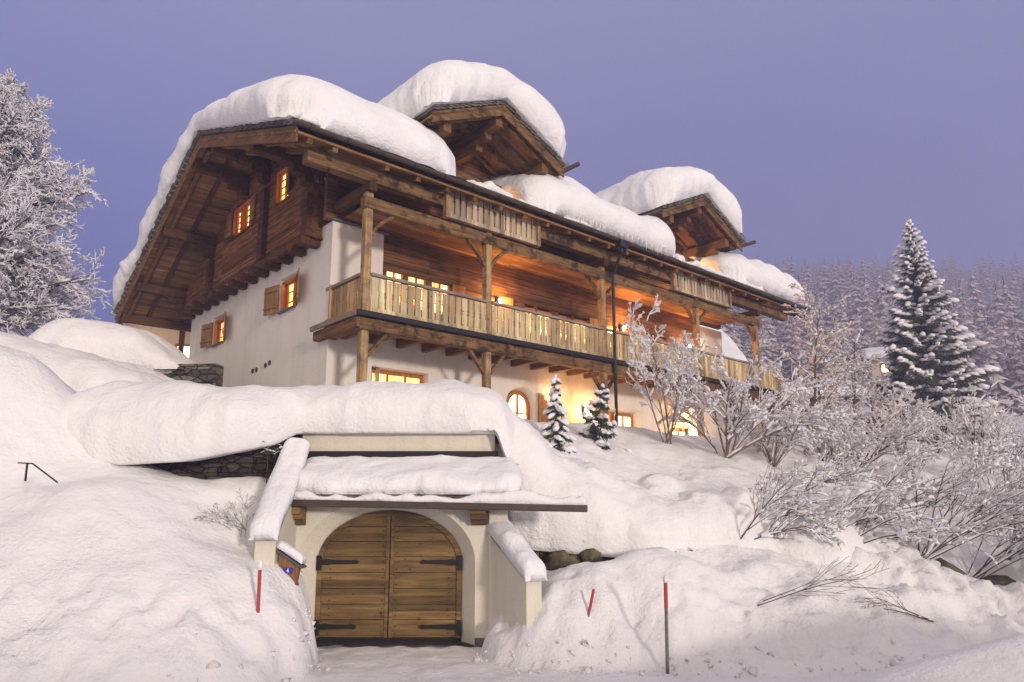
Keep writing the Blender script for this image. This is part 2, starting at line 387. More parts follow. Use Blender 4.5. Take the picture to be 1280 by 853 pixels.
# ================================================================== TERRAIN
T1 = [(-6.44,9.60,0.85),(-4.77,10.00,0.88),(-3.9,10.70,0.80),(-3.6,11.40,1.10),(-3.95,11.60,1.50),(-4.78,11.70,1.81),(-6.59,12.00,2.73),(-7.42,12.00,2.96),(-5.22,10.80,1.53),(-6.69,10.50,1.56),(-8.63,12.00,2.96),(-7.82,11.50,2.44),(-7.41,10.50,1.78),
  (-9.64,13.00,5.30),(-8.79,13.20,4.64),(-8.41,12.80,3.56),(-9.21,12.60,4.12),
  (-7.63,12.80,3.02),(-6.79,13.40,3.10),(-4.74,13.60,2.98),(-4.70,12.50,1.88),(-5.48,12.60,2.42),(-4.68,13.10,2.41),
  (2.50,13.30,1.76),(0.84,12.80,1.29),(0.14,12.50,0.62),(0.54,12.40,0.95),(1.44,13.10,1.49),(3.83,13.40,1.32),(4.78,14.00,1.46),(5.33,13.50,1.10),(6.52,13.00,0.75),(8.17,12.60,0.21),(4.75,12.20,0.36),(3.37,12.00,0.40),(1.56,12.00,0.52),(9.17,14.00,0.75),(7.81,14.00,0.89),(9.76,14.00,0.53),
  (-12,9,1.6),(-12,12,4.6),(-16,10,3.5),(-20,14,6.5),(-9,8,0.7),(-14,7,0.8),(12,14,0.8),(16,15,1.2),(20,14,0.6),(12,12.3,0.2),(-2,14,0.3),(-9.6,14.4,5.2),(-7.0,14.4,3.2),(-5.6,14.2,3.05),(1.5,14.3,1.2),(0.3,14.2,1.2)]
T2 = [(0.34,15.20,3.79),(0.68,15.20,3.10),(2.08,15.50,2.75),(3.66,15.60,2.68),(5.91,16.50,2.71),(4.14,17.50,3.29),(6.27,18.00,3.15),(0.39,17.00,4.45),(1.29,19.00,4.6),(3.64,20.00,4.45),(5.21,20.00,4.06),(3.03,20.50,4.72),
  (7.25,18.00,2.61),(7.99,17.50,2.23),(11.37,22.00,3.21),(19.57,32.00,4.89),(16.45,24.00,3.26),(12.39,17.50,1.57),(9.59,17.00,1.51),(29.00,40.00,5.44),(13.32,28.00,4.61),(40.96,60.00,8.33),(14.64,34.00,5.03),
  (-10.61,17.00,5.5),(-8.62,16.50,4.6),(-12.67,17.00,6.3),
  (-8,15,4.0),(-5,15,4.0),(-1,15,4.0),(-4,17,4.3),(-2,20,4.6),(0,24,4.7),(8,26,4.7),(-8,22,4.9),(-12,22,6.3),(-16,24,7.0),(-20,18,7.5),(-18,30,7.6),(-10,34,6.5),(4,36,5.5),(14,22,3.3),(9.5,20.5,3.3),(20,18,1.4),(26,24,2.6),(30,30,3.4),(40,45,6.0),(-25,30,8.5),(20,50,7.0),(0,50,6.5),(-30,50,9),(16,15.5,1.0),(-22,12,8)]
def tps(P, X, Y):
    P = np.array(P, float); n = len(P); s = 10.0
    def U(r2): return 0.5 * r2 * np.log(r2 + 1e-12)
    d2 = ((P[:, None, :2] - P[None, :, :2]) ** 2).sum(-1) / s**2
    K = U(d2) + np.eye(n) * 1e-3; Q = np.c_[np.ones(n), P[:, :2] / s]
    A = np.block([[K, Q], [Q.T, np.zeros((3, 3))]]); c = np.linalg.solve(A, np.r_[P[:, 2], 0, 0, 0])
    Z = c[n] + c[n + 1] * X / s + c[n + 2] * Y / s
    for i in range(n): Z = Z + c[i] * U(((X - P[i, 0]) ** 2 + (Y - P[i, 1]) ** 2) / s**2)
    return Z
ROAD = [(-60, -30), (-60, 7.2), (-9, 7.6), (-6.0, 8.6), (-4.2, 9.6), (-3.25, 10.6), (-3.15, 11.6), (-3.45, 12.6), (-3.72, 13.2), (-3.72, 14.3), (-0.2, 14.3), (-0.46, 13.3), (-0.62, 12.8), (-0.35, 12.15), (0.5, 11.65), (2.45, 11.55), (3.2, 11.35), (6, 11.6), (9.5, 12.1), (14, 12.2), (60, 12.5), (60, -30)]
def poly_sd(X, Y, poly):
    d = np.full(X.shape, 1e9); ins = np.zeros(X.shape, bool); n = len(poly)
    for i in range(n):
        ax, ay = poly[i]; bx, by = poly[(i + 1) % n]; ex, ey = bx - ax, by - ay
        t = np.clip(((X - ax) * ex + (Y - ay) * ey) / (ex * ex + ey * ey), 0, 1)
        d = np.minimum(d, np.hypot(X - ax - ex * t, Y - ay - ey * t))
        c = ((ay > Y) != (by > Y)) & (X < (bx - ax) * (Y - ay) / (by - ay + 1e-12) + ax); ins ^= c
    return np.where(ins, -d, d)
def wall_line(X):
    """where the upper terrace starts (depth y) for a given x"""
    return np.interp(X, [-40, -12, -9.3, -4.4, -4.3, 0.0, 0.3, 1.5, 6, 9, 13, 20, 60], [12.5, 13.2, 14.3, 14.3, 14.55, 14.55, 14.5, 14.7, 15.3, 15.6, 15.4, 15.0, 15.0])
def far_h(X, Y):
    d = np.hypot(X, Y); az = np.degrees(np.arctan2(X, Y))
    right = sstep((az + 12) / 24)
    hr = np.interp(d * np.maximum(np.cos(np.radians(np.clip(az, -60, 60))), .5) , [0, 40, 60, 90, 112, 190, 300, 420, 640, 900, 3000], [3, 6, 8.3, 12.5, 17, 44, 86, 132, 206, 225, 235])
    hl = np.interp(d, [0, 40, 100, 500, 3000], [6, 8, 10, 16, 20])
    hback = np.interp(d, [0, 30, 200, 3000], [0, -1, -6, -10])
    h = hl * (1 - right) + hr * right
    bk = sstep((-Y - 0) / 60)
    return h * (1 - bk) + hback * bk + 3.0 * fbm(X / 60., Y / 60., None, 3, 5) * sstep((d - 90) / 100)
def height(X, Y, detail=True):
    X = np.asarray(X, float); Y = np.asarray(Y, float)
    sd = poly_sd(X, Y, ROAD); wob = 0.16 * fbm(X * 1.1, Y * 1.1, None, 3, 21) if detail else 0
    near = (np.abs(X) < 70) & (Y < 90) & (Y > -40)
    xs, ys = np.clip(X, -24, 45), np.clip(Y, 6, 62)
    a = np.maximum(tps(T1, xs, ys), 0.25); b = tps(T2, xs, ys)
    a = np.clip(a, 0.2, 7); b = np.clip(b, 0.8, 10)
    rise = np.interp(X, [-8, -3.5, -3, 0, 0.8, 8, 14], [1.8, 0.55, 0.4, 0.5, 0.75, 1.3, 1.5])
    t = np.clip((sd + wob) / rise, 0, 1); prof = (1 - (1 - t) ** 2) ** 0.5
    a = a * prof
    b = np.where((X > -4.6) & (X < .1) & (Y < 16.5), np.minimum(b, 3.85), b)
    wl = wall_line(X)
    tw = sstep((Y - wl + (wob if detail else 0)) / np.interp(X, [-5, 0.2, 0.6, 9, 14], [0.15, 0.15, 0.5, 0.9, 2.0]))
    z = a * (1 - tw) + b * tw
    # snow bank edge bulge on the right bank
    # near side berm, bottom right
    bd = np.hypot((X - 9.0) / 7.2, (Y - 8.3) / 1.3); z = np.maximum(z, np.clip(1.55 * (1 - bd ** 2) * np.interp(X, [1.8, 4, 8], [0.45, 0.85, 1.0]), -1, 2))
    if detail:
        rough = sstep((sd + 0.1) / 0.5)
        low = 1 - sstep((z - 0.9) / 0.9)
        z = z + rough * (0.06 * fbm(X * 0.8, Y * 0.8, None, 3, 2) + 0.025 * fbm(X * 2.7, Y * 2.7, None, 3, 3))
        lump = np.abs(fbm(X * 2.1, Y * 2.1, None, 4, 31))
        z = z + rough * low * (0.16 * (0.5 - lump))
        z = z + (1 - rough) * 0.022 * fbm(X * 3.0, Y * 3.0, None, 4, 8)
        right = sstep((X - 5) / 3) * sstep((Y - 12.8) / 1.0) * (1 - sstep((Y - 30) / 20))
        z = z + right * (0.26 * fbm(X * 0.8, Y * 0.8, None, 4, 41) + .10 * np.abs(fbm(X * 1.9, Y * 1.9, None, 3, 43)))
        pile = sstep((X - .5) / 1.0) * (1 - sstep((X - 11) / 3)) * sstep((sd - .1) / .6) * (1 - sstep((Y - wl) / .6))
        z = z + pile * (0.17 * (.35 - np.abs(fbm(X * .85, Y * .85, None, 2, 51))) + .03 * (.3 - np.abs(fbm(X * 3.4, Y * 3.4, None, 3, 52))))
        rut = (1 - sstep((sd + .25) / .3)) * sstep((Y - 10.2) / .4) * (1 - sstep((Y - 13.0) / .4)); z = z - rut * .035 * (np.exp(-((X + 3.0 + .05 * np.sin(Y * 2)) / .13) ** 2) + np.exp(-((X + 1.62 + .06 * np.sin(Y * 2 + 1)) / .14) ** 2))
    far = sstep((np.hypot(X, Y) - 42) / 20) ; fb = sstep((-Y + 2) / 8)
    f = far_h(X, Y); w = np.maximum(far, fb)
    return z * (1 - w) + f * w
def axis_pts(a, b, step, lo, hi, g=1.12):
    c = list(np.arange(a, b, step)); s = step; x = b
    while x < hi: c.append(x); s = min(s * g, 60); x += s
    c.append(hi); s = step; x = a; l = []
    while x > lo: s = min(s * g, 60); x -= s; l.append(max(x, lo))
    return np.array(sorted(set(l)) + c)
xs = axis_pts(-11, 14, 0.085, -1500, 1500); ys = axis_pts(7.5, 19, 0.085, -300, 1600)
GX, GY = np.meshgrid(xs, ys, indexing='ij'); GZ = height(GX, GY)
gi = np.arange(GX.size).reshape(GX.shape)
ground = npmesh('snow_ground', np.stack([GX, GY, GZ], -1).reshape(-1, 3), np.stack([gi[:-1, :-1], gi[1:, :-1], gi[1:, 1:], gi[:-1, 1:]], -1).reshape(-1, 4), 'snow')
tag(ground, kind='structure')
def hz(x, y): return float(height(np.array([x]), np.array([y]), True)[0])
cr_ = np.random.default_rng(3); N_ = 26000; cx_ = cr_.uniform(-9, 13, N_); cy_ = cr_.uniform(8.4, 14.2, N_); csd = poly_sd(cx_, cy_, ROAD)
kk = (csd > -.45) & (csd < .55) & (cr_.random(N_) < np.exp(-(csd - .02) ** 2 / .03) * .28 + .012) & ~((cx_ > -3.9) & (cx_ < -.2) & (cy_ > 12.9)); cx_, cy_ = cx_[kk], cy_[kk]; cz_ = height(cx_, cy_)
tv = np.array([(1, 1, 1), (-1, -1, 1), (-1, 1, -1), (1, -1, -1), (1.2, -.3, .3), (-.4, 1.1, .5)]); tf = np.array([(0, 1, 4), (0, 4, 3), (4, 1, 3), (0, 5, 1), (0, 3, 2), (0, 2, 5), (5, 2, 1), (1, 2, 3)])
cs_ = .016 * cr_.lognormal(0, .55, len(cx_)); rr = cr_.normal(0, 1, (len(cx_), 6, 3)) * .3
cv = (tv[None] * (1 + 0) + rr) * cs_[:, None, None]; ca = cr_.uniform(0, 6.28, len(cx_)); c1, s1 = np.cos(ca)[:, None], np.sin(ca)[:, None]
cv = np.stack([cv[..., 0] * c1 - cv[..., 1] * s1, cv[..., 0] * s1 + cv[..., 1] * c1, cv[..., 2]], -1) + np.stack([cx_, cy_, cz_ + cs_ * .3], -1)[:, None]
cf = (tf[None] + (np.arange(len(cx_)) * 6)[:, None, None]).reshape(-1, 3)
tag(npmesh('snow_crumbs', cv.reshape(-1, 3), cf, 'snow', None, True), 'loose crumbs of ploughed snow along the foot of the banks', 'snow crumbs', None, 'stuff')
# bare strip of drive before the garage door
dv = MB(); pts = []
for i in range(25):
    x = -3.75 + 3.4 * i / 24; pts.append((x, 13.42 + 0.06 * math.sin(i * 1.7) + 0.05 * random.uniform(-1, 1)))
dv.add([(p[0], p[1], 0.035) for p in pts] + [(p[0], 14.05, 0.035) for p in pts], [(i, i + 1, i + 26, i + 25) for i in range(24)])
tag(dv.build('driveway', 'asphalt'), kind='structure')

# ================================================================== HOUSE
H = house_frame(empty('chalet'))
tag(H, 'large old timber and white plaster chalet with lit windows and long carved balcony', 'house')

def part(mb, name, mat, parent=None, smooth=False, bevel=0.0, label=None):
    o = mb.build(name, mat, parent or H, smooth, bevel)
    if label: o['label'] = label
    return o
# main roof profile across v
RV0, RV1, RVR = -0.62, 15.66, 6.6
RZ0, RZR, RZ1 = 11.27, 13.95, 9.96
SF = (RZR - RZ0) / (RVR - RV0); SB = (RZR - RZ1) / (RV1 - RVR)
def roofz(v): return RZ0 + SF * (v - RV0) if v < RVR else RZR - SB * (v - RVR)
def roofz_np(v): return np.where(v < RVR, RZ0 + SF * (v - RV0), RZR - SB * (v - RVR))
U0, U1 = -2.3, 22.3
D = [(4.1, 14.35, 2.55), (14.55, 14.5, 2.72)]   # dormer centre u, ridge z, half width
DS = 0.47

# --- plaster walls with openings
def wall_open(mb, f, x0, x1, z0, z1, ops, depth, splay=0.12):
    """f(x, z, d) -> point, d into the wall. ops: (xa, xb, za, zb)"""
    xsn = sorted({x0, x1, *[o[0] for o in ops], *[o[1] for o in ops]}); zsn = sorted({z0, z1, *[o[2] for o in ops], *[o[3] for o in ops]})
    for i in range(len(xsn) - 1):
        for j in range(len(zsn) - 1):
            cx, cz = (xsn[i] + xsn[i + 1]) / 2, (zsn[j] + zsn[j + 1]) / 2
            if any(o[0] < cx < o[1] and o[2] < cz < o[3] for o in ops): continue
            a, b, c, d = xsn[i], xsn[i + 1], zsn[j], zsn[j + 1]
            mb.add([f(a, c, 0), f(b, c, 0), f(b, d, 0), f(a, d, 0)], [(0, 1, 2, 3)])
    for (a, b, c, d) in ops:
        s = splay; o = [(a, c), (b, c), (b, d), (a, d)]; q = [(a + s, c + s * .3), (b - s, c + s * .3), (b - s, d - s), (a + s, d - s)]
        vs = [f(*p, 0) for p in o] + [f(*p, depth) for p in q]
        mb.add(vs, [(k, (k + 1) % 4, 4 + (k + 1) % 4, 4 + k) for k in range(4)])
# gable (faces -u), v from 1.7 to 13.35
GA = [(3.72, 5.0, 8.12, 9.22), (9.45, 10.75, 8.03, 9.13)]
w = MB(); wall_open(w, lambda x, z, d: (-0.10 + d, x, z), 1.70, 13.35, 3.5, 10.12, GA, 0.28, 0.16)
# front (faces -v), ground floor + white pier + right end piece
GF = [(1.25, 3.15, 5.0, 6.25), (10.4, 13.0, 4.3, 5.95), (15.0, 16.6, 4.3, 5.6)]
wall_open(w, lambda x, z, d: (x, 1.70 + d, z), -0.10, 1.5, 3.5, 10.12, [(1.25, 1.5, 5.0, 6.25)], 0.3, 0.0)
wall_open(w, lambda x, z, d: (x, 1.70 + d, z), 1.5, 5.9, 3.5, 7.2, [(1.5, 3.15, 5.0, 6.25)], 0.3, 0.05)
wall_open(w, lambda x, z, d: (x, 1.70 + d, z), 7.5, 19.0, 3.5, 7.2, GF[1:], 0.35, 0.15)
wall_open(w, lambda x, z, d: (x, 1.70 + d, z), 17.2, 19.0, 7.2, 10.0, [], 0.3)
w.add([(1.5, 1.70, 7.2), (1.5, 1.95, 7.2), (1.5, 1.95, 10.12), (1.5, 1.70, 10.12)], [(0, 1, 2, 3)])
w.add([(19.0, 1.7, 3.5), (19.0, 13.3, 3.5), (19.0, 13.3, 10.0), (19.0, 1.7, 10.0)], [(0, 1, 2, 3)])
w.add([(-0.1, 13.35, 3.5), (19, 13.35, 3.5), (19, 13.35, 10.1), (-0.1, 13.35, 10.1)], [(0, 1, 2, 3)])
# arch bay 5.9..7.5 : arch centre 6.55, radius .62, spring 5.65
ac, ar, asz = 6.86, 0.70, 5.60
arc = [(ac + ar * math.cos(math.pi * (1 - k / 20)), asz + ar * math.sin(math.pi * (1 - k / 20))) for k in range(21)]
arci = [(ac + (ar - .16) * math.cos(math.pi * (1 - k / 20)), asz + (ar - .16) * math.sin(math.pi * (1 - k / 20))) for k in range(21)]
for k in range(20):
    a, b = arc[k], arc[k + 1]
    w.add([(a[0], 1.7, a[1]), (b[0], 1.7, b[1]), (b[0], 1.7, 7.2), (a[0], 1.7, 7.2)], [(0, 1, 2, 3)])
    c, d = arci[k], arci[k + 1]
    w.add([(a[0], 1.7, a[1]), (b[0], 1.7, b[1]), (d[0], 2.0, d[1]), (c[0], 2.0, c[1])], [(0, 1, 2, 3)])
for (a, b) in ((5.9, ac - ar), (ac + ar, 7.5)): w.add([(a, 1.7, 3.5), (b, 1.7, 3.5), (b, 1.7, 7.2), (a, 1.7, 7.2)], [(0, 1, 2, 3)])
for xo, xi in ((ac - ar, ac - ar + .16), (ac + ar, ac + ar - .16)): w.add([(xo, 1.7, 3.5), (xi, 2.0, 3.5), (xi, 2.0, asz), (xo, 1.7, asz)], [(0, 1, 2, 3)])
part(w, 'plaster_wall', 'plaster')
# thin slate drip on top of the plaster
d = MB(); d.box(-0.16, 1.62, 1.60, 1.69, 10.12, 10.17); part(d, 'slate_drip', 'slate')

# --- log walls
def log_course(mb, axis, plane, a, b, z, h, out):
    """one squared log: axis 0 runs along u at v=plane (faces -v), axis 1 runs along v at u=plane (faces -u)"""
    c = 0.022
    prof = [(plane, z + 0.004), (plane, z + h - 0.004), (plane + out * 0, z + h - 0.004)]
    poly = [(plane + c, z + 0.003), (plane, z + c), (plane, z + h - c), (plane + c, z + h - 0.003), (plane + 0.16, z + h - 0.003), (plane + 0.16, z + 0.003)]
    mb.prism(poly, axis, a, b)
def log_wall(mb, axis, plane, span, z0, z1, ops, h=0.21):
    z = z0; k = 0
    while z < z1 - 0.02:
        a, b = span(z + h)
        if b > a + 0.05:
            segs = [(a, b)]
            for (oa, ob, oz0, oz1) in ops:
                if z + h * 0.5 > oz0 and z + h * 0.5 < oz1:
                    ns = []
                    for (p, q) in segs:
                        if ob <= p or oa >= q: ns.append((p, q)); continue
                        if oa > p: ns.append((p, oa))
                        if ob < q: ns.append((ob, q))
                    segs = ns
            j = 0.006 * math.sin(k * 12.9)
            for (p, q) in segs:
                if q - p > 0.03: log_course(mb, axis, plane + j, p, q, z, h, 0)
        z += h; k += 1
LG = -0.45   # log gable plane
GW = [(3.98, 4.90, 11.52, 12.55), (6.85, 8.45, 11.50, 12.45), (10.75, 11.9, 11.3, 12.4)]
lw = MB()
def gspan(z):
    zz = z + 0.28
    return (max(2.3, RV0 + (zz - RZ0) / SF), min(13.45, RVR + (RZR - zz) / SB))
log_wall(lw, 1, LG, gspan, 9.78, 13.75, GW)
part(lw, 'gable_log_wall', 'log_v')
lw = MB()
FW = [(1.62, 2.22, 8.1, 9.15), (2.36, 3.02, 8.1, 9.15), (3.2, 3.9, 8.1, 9.15), (7.02, 7.5, 8.1, 9.0), (7.6, 8.3, 8.1, 9.0), (8.64, 9.28, 8.1, 9.0), (9.42, 10.14, 8.1, 9.0), (11.2, 11.75, 7.2, 9.1), (13.5, 14.05, 8.1, 9.0), (14.22, 14.9, 8.1, 9.0)]
log_wall(lw, 0, 1.72, lambda z: (1.5, 17.2), 7.2, 10.12, FW)
log_wall(lw, 0, 1.72, lambda z: (-0.3, 19.0), 10.14, 11.9, [])
part(lw, 'front_log_wall', 'log_u')
for (dc, dz, dh) in D:
    lw = MB(); log_wall(lw, 0, 1.74, lambda z: (dc - min(2.35, (dz - .3 - z) / DS), dc + min(2.35, (dz - .3 - z) / DS)), 11.92, dz - .3, [(dc - 0.5, dc + .5, 11.0, 12.5)])
    part(lw, 'dormer_log_wall', 'log_u')
# side return of the log storey (above plaster, right of gable wall corner)
lw = MB(); log_wall(lw, 0, 2.3, lambda z: (LG, -0.12), 9.78, 12.1, []); part(lw, 'corner_log_wall', 'log_u')
# vertical log-end buttresses on the gable, with stepped consoles carrying the purlins
def console(v, zt, w=0.36, name='purlin_console'):
    mb = MB(); n = 3
    for k in range(n):
        mb.box(LG - 0.28 - 0.34 * (n - 1 - k) , LG, v - w / 2, v + w / 2, zt - 0.21 * (k + 1), zt - 0.21 * k - 0.012)
    part(mb, name, 'dark_v', bevel=0.02)
for v, zb in ((2.42, 9.75), (5.55, 9.9), (10.25, 9.85)):
    zt = roofz(v) - 0.5; mb = MB(); z = zb; k = 0
    while z < zt - 0.9:
        e = 0.17 + 0.012 * math.sin(k * 5.1); mb.box(LG - e, LG + 0.002, v - 0.17 + 0.01 * math.sin(k * 3.3), v + 0.17 + 0.01 * math.cos(k * 2.1), z, z + 0.20); z += 0.21; k += 1
    part(mb, 'log_end_buttress', 'dark_v', bevel=0.012)
for v in (2.42, 5.55, 7.3, 10.25, 13.3): console(v, roofz(v) - 0.50)
# joist ends under the log gable
for i in range(13):
    v = 2.5 + i * 0.88
    mb = MB(); mb.box(LG - 0.22 - 0.02 * (i % 3), LG + 0.33, v - 0.14, v + 0.14, 9.53, 9.775); part(mb, 'joist_end', 'dark_v', bevel=0.015)
mb = MB(); mb.box(LG + 0.02, -0.102, 2.25, 13.4, 9.72, 9.78); part(mb, 'sill_board', 'dark_v')

# --- windows
def window(axis, plane, a, b, z0, z1, pane, depth=0.16, nx=2, nz=3, shutters=(), sill=True, fw=0.06, wid=0.5, label=None):
    """axis 1: gable window (faces -u, spans v); axis 0: front window (faces -v, spans u)"""
    def P(x, d, z): return (x, plane + d, z) if axis == 0 else (plane + d, x, z)
    def bx(mb, xa, xb, da, db, za, zb):
        p, q = P(xa, da, za), P(xb, db, zb); mb.box(min(p[0], q[0]), max(p[0], q[0]), min(p[1], q[1]), max(p[1], q[1]), za, zb)
    f = MB()
    bx(f, a, a + fw, depth - .06, depth + .04, z0, z1); bx(f, b - fw, b, depth - .06, depth + .04, z0, z1)
    bx(f, a + fw, b - fw, depth - .06, depth + .04, z0, z0 + fw); bx(f, a + fw, b - fw, depth - .06, depth + .04, z1 - fw, z1)
    for k in range(1, nx):
        x = a + (b - a) * k / nx; bx(f, x - .025, x + .025, depth - .05, depth + .03, z0 + fw, z1 - fw)
    for k in range(1, nz):
        z = z0 + (z1 - z0) * k / nz; bx(f, a + fw, b - fw, depth - .03, depth + .025, z - .011, z + .011)
    if axis == 1:
        bx(f, a - .005, a + .022, -.012, depth - .062, z0, z1); bx(f, b - .022, b + .005, -.012, depth - .062, z0, z1); bx(f, a + .024, b - .024, -.012, depth - .062, z1 - .03, z1)
    fo = part(f, 'window', 'frame', label=label)
    g = MB(); bx(g, a + fw * .5, b - fw * .5, depth + .005, depth + .015, z0 + fw * .5, z1 - fw * .5); g.build('pane', pane, fo)
    if sill:
        s = MB(); bx(s, a - .1, b + .1, -.09, .12, z0 - .05, z0 - .004); s.build('sill', 'slate', fo)
    for (sa, out, ang) in shutters:   # hinge coord, direction (+1/-1), opening angle from the wall
        s = MB(); ca, sa_ = math.cos(R(ang)), math.sin(R(ang)); L = wid
        for k in range(3):
            l0, l1 = L * k / 3 + .003, L * (k + 1) / 3 - .003
            p0 = P(sa + out * l0 * ca, -.03 - l0 * sa_, 0); p1 = P(sa + out * l1 * ca, -.03 - l1 * sa_, 0)
            s.bar(((p0[0]), (p0[1]), (z0 + z1) / 2), ((p1[0]), (p1[1]), (z0 + z1) / 2), z1 - z0 - .04, 0.035, up=(-(p1[1] - p0[1]), p1[0] - p0[0], 0))
        for zz in (z0 + .2, z1 - .2):
            p0 = P(sa + out * .03 * ca, -.055 - .03 * sa_, zz); p1 = P(sa + out * (L - .03) * ca, -.055 - (L - .03) * sa_, zz)
            s.bar(p0, p1, .07, .03)
        s.build('shutter', 'shutter', fo)
    return fo
# plaster gable windows
window(1, -0.10, 3.86, 4.84, 8.16, 9.08, 'pane_or', 0.20, 2, 3, [(4.98, 1, 12), (3.74, -1, 21)], wid=0.72)
window(1, -0.10, 9.60, 10.60, 8.07, 8.98, 'pane_or', 0.20, 2, 3, [(10.75, 1, 12), (9.47, -1, 21)], wid=0.72)
# log gable windows
window(1, LG, 4.02, 4.86, 11.55, 12.52, 'pane_or', 0.155, 2, 4, [(3.98, -1, 20)], sill=False, wid=0.42)
window(1, LG, 6.9, 7.62, 11.53, 12.42, 'pane_or', 0.155, 2, 4, [(6.85, -1, 3)], sill=False, wid=0.42)
window(1, LG, 7.68, 8.40, 11.53, 12.42, 'pane_or', 0.155, 2, 4, [(8.47, 1, 6)], sill=False, wid=0.42)
window(1, LG, 10.8, 11.85, 11.33, 12.37, 'pane_dark', 0.1, 2, 4, [(10.75, -1, 20), (11.9, 1, 10)], sill=False, wid=0.42, label='dark unlit gable window')
# carved band boards under the log windows
for (a, b, z) in ((3.6, 5.2, 11.38), (6.5, 9.0, 11.36)):
    mb = MB(); n = int((b - a) / 0.09)
    for k in range(n):
        mb.box(LG - .022, LG - .001, a + k * .09, a + k * .09 + .055, z, z + .06)
    part(mb, 'carved_frieze', 'log_v')
# front storey windows
for (a, b, z0, z1) in FW:
    if z0 < 7.5: continue
    window(0, 1.72, a, b, z0, z1, 'pane_hot', 0.09, 2, 3, [], sill=False, fw=0.05)
for (hx, out) in ((3.95, 1), (6.45, -1), (10.2, 1), (13.45, -1)):
    mb = MB(); mb.box(min(hx, hx + out * .5), max(hx, hx + out * .5), 1.66, 1.70, 8.1, 9.15); part(mb, 'shutter', 'shutter', bevel=.01)
mb = MB(); mb.box(11.2, 11.75, 1.80, 1.86, 7.2, 9.1); bd = part(mb, 'balcony_door', 'frame')
mb = MB(); mb.box(11.28, 11.67, 1.785, 1.795, 8.0, 9.0); mb.build('pane', 'pane_hot', bd)
for (dc, dz, dh) in D: window(0, 1.74, dc - .5, dc + .5, 11.0, 12.45, 'pane_dark', 0.09, 2, 3, [], sill=False)
# ground floor
window(0, 1.70, 1.30, 3.1, 5.05, 6.2, 'pane_or', 0.26, 3, 2, [], sill=False, fw=.09)
window(0, 1.70, 10.55, 11.6, 4.3, 5.80, 'pane_gar', 0.3, 2, 3, [], sill=False, fw=.1)
window(0, 1.70, 11.7, 12.85, 4.3, 5.80, 'pane_gar', 0.3, 2, 3, [], sill=False, fw=.1)
window(0, 1.70, 15.15, 16.45, 4.3, 5.45, 'pane_gar', 0.3, 2, 3, [], sill=False, fw=.1)
fr = MB(); r0, r1 = ar - .16, ar - .28
for k in range(20):
    t0, t1 = math.pi * (1 - k / 20), math.pi * (1 - (k + 1) / 20)
    q = [(ac + r * math.cos(t), asz + r * math.sin(t)) for r, t in ((r0, t0), (r0, t1), (r1, t1), (r1, t0))]
    fr.prism(q, 1, 1.90, 2.0) if True else None
for x in (ac - r0, ac + r1): fr.box(x, x + .12, 1.90, 2.0, 4.4, asz)
fr.box(ac - .03, ac + .03, 1.92, 1.99, 4.4, asz + r1)
for z in (4.9, 5.4): fr.box(ac - r1, ac + r1, 1.93, 1.98, z - .02, z + .02)
fo = part(fr, 'arched_window', 'frame')
g = MB(); n = 24; g.add([(ac + r1 * math.cos(math.pi * k / n), 1.965, asz + r1 * math.sin(math.pi * k / n)) for k in range(n + 1)] + [(ac - r1, 1.965, 4.4), (ac + r1, 1.965, 4.4)], [tuple(range(n + 3))]); g.build('pane', 'pane_gar', fo)
s = MB()
for k in range(4): s.box(7.56 + k * .13, 7.56 + k * .13 + .122, 1.62, 1.66, 4.6, asz + .5 - .05 * k * k)
for z in (4.9, 5.6): s.box(7.58, 8.04, 1.60, 1.618, z, z + .08)
s.build('shutter', 'shutter', fo)
# four small vent holes in the plaster gable
for v, z in ((6.72, 6.62), (6.42, 6.62), (5.72, 6.66), (5.42, 6.70)):
    mb = MB(); mb.tube([(-0.13, v, z), (-0.02, v, z)], 0.075, 12); part(mb, 'vent_pipe', 'darkmetal')

# --- roof: boards, shingle courses
rf = MB(); th = 0.07
def slab(mb, v0, v1, u0, u1, dz0, dz1):
    vs = [(u, v, roofz(v) + dz) for dz in (dz0, dz1) for u in (u0, u1) for v in (v0, v1)]
    mb.add(vs, [(0, 1, 3, 2), (4, 6, 7, 5), (0, 4, 5, 1), (2, 3, 7, 6), (0, 2, 6, 4), (1, 5, 7, 3)])
gaps = [(D[0][0] - 1.9, D[0][0] + 1.9), (D[1][0] - 2.0, D[1][0] + 2.0)]
slab(rf, RV0, 0.0, U0, U1, -0.30, -0.24)
for (a, b) in ((U0, gaps[0][0]), (gaps[0][1], gaps[1][0]), (gaps[1][1], U1)): slab(rf, 0.002, 1.9, a, b, -0.30, -0.24)
slab(rf, 1.902, RVR, U0, U1, -0.30, -0.24); slab(rf, RVR + .001, RV1, U0, U1, -0.30, -0.24)
roof = part(rf, 'roof', 'soffit_u')
sh = MB(); v = RV0 - 0.05; k = 0
def course(v, w_, sgn, u0, u1):
    za, zb = roofz(v), roofz(v + w_)
    lift = 0.05
    j = [random.uniform(-.04, .03) for _ in range(2)]
    for (dz, ext) in ((-0.10, 0.0), (-0.05, 0.03)):
        if sgn > 0: z0, z1 = za + lift + dz, zb + dz
        else: z0, z1 = za + dz, zb + lift + dz
        a, b = u0 - ext + j[0], u1 + ext + j[1]
        vs = [(u, vv, z + t) for t in (0, .045) for u in (a, b) for vv, z in ((v, z0), (v + w_ * 1.05, z1))]
        sh.add(vs, [(0, 1, 3, 2), (4, 6, 7, 5), (0, 4, 5, 1), (2, 3, 7, 6), (0, 2, 6, 4), (1, 5, 7, 3)])
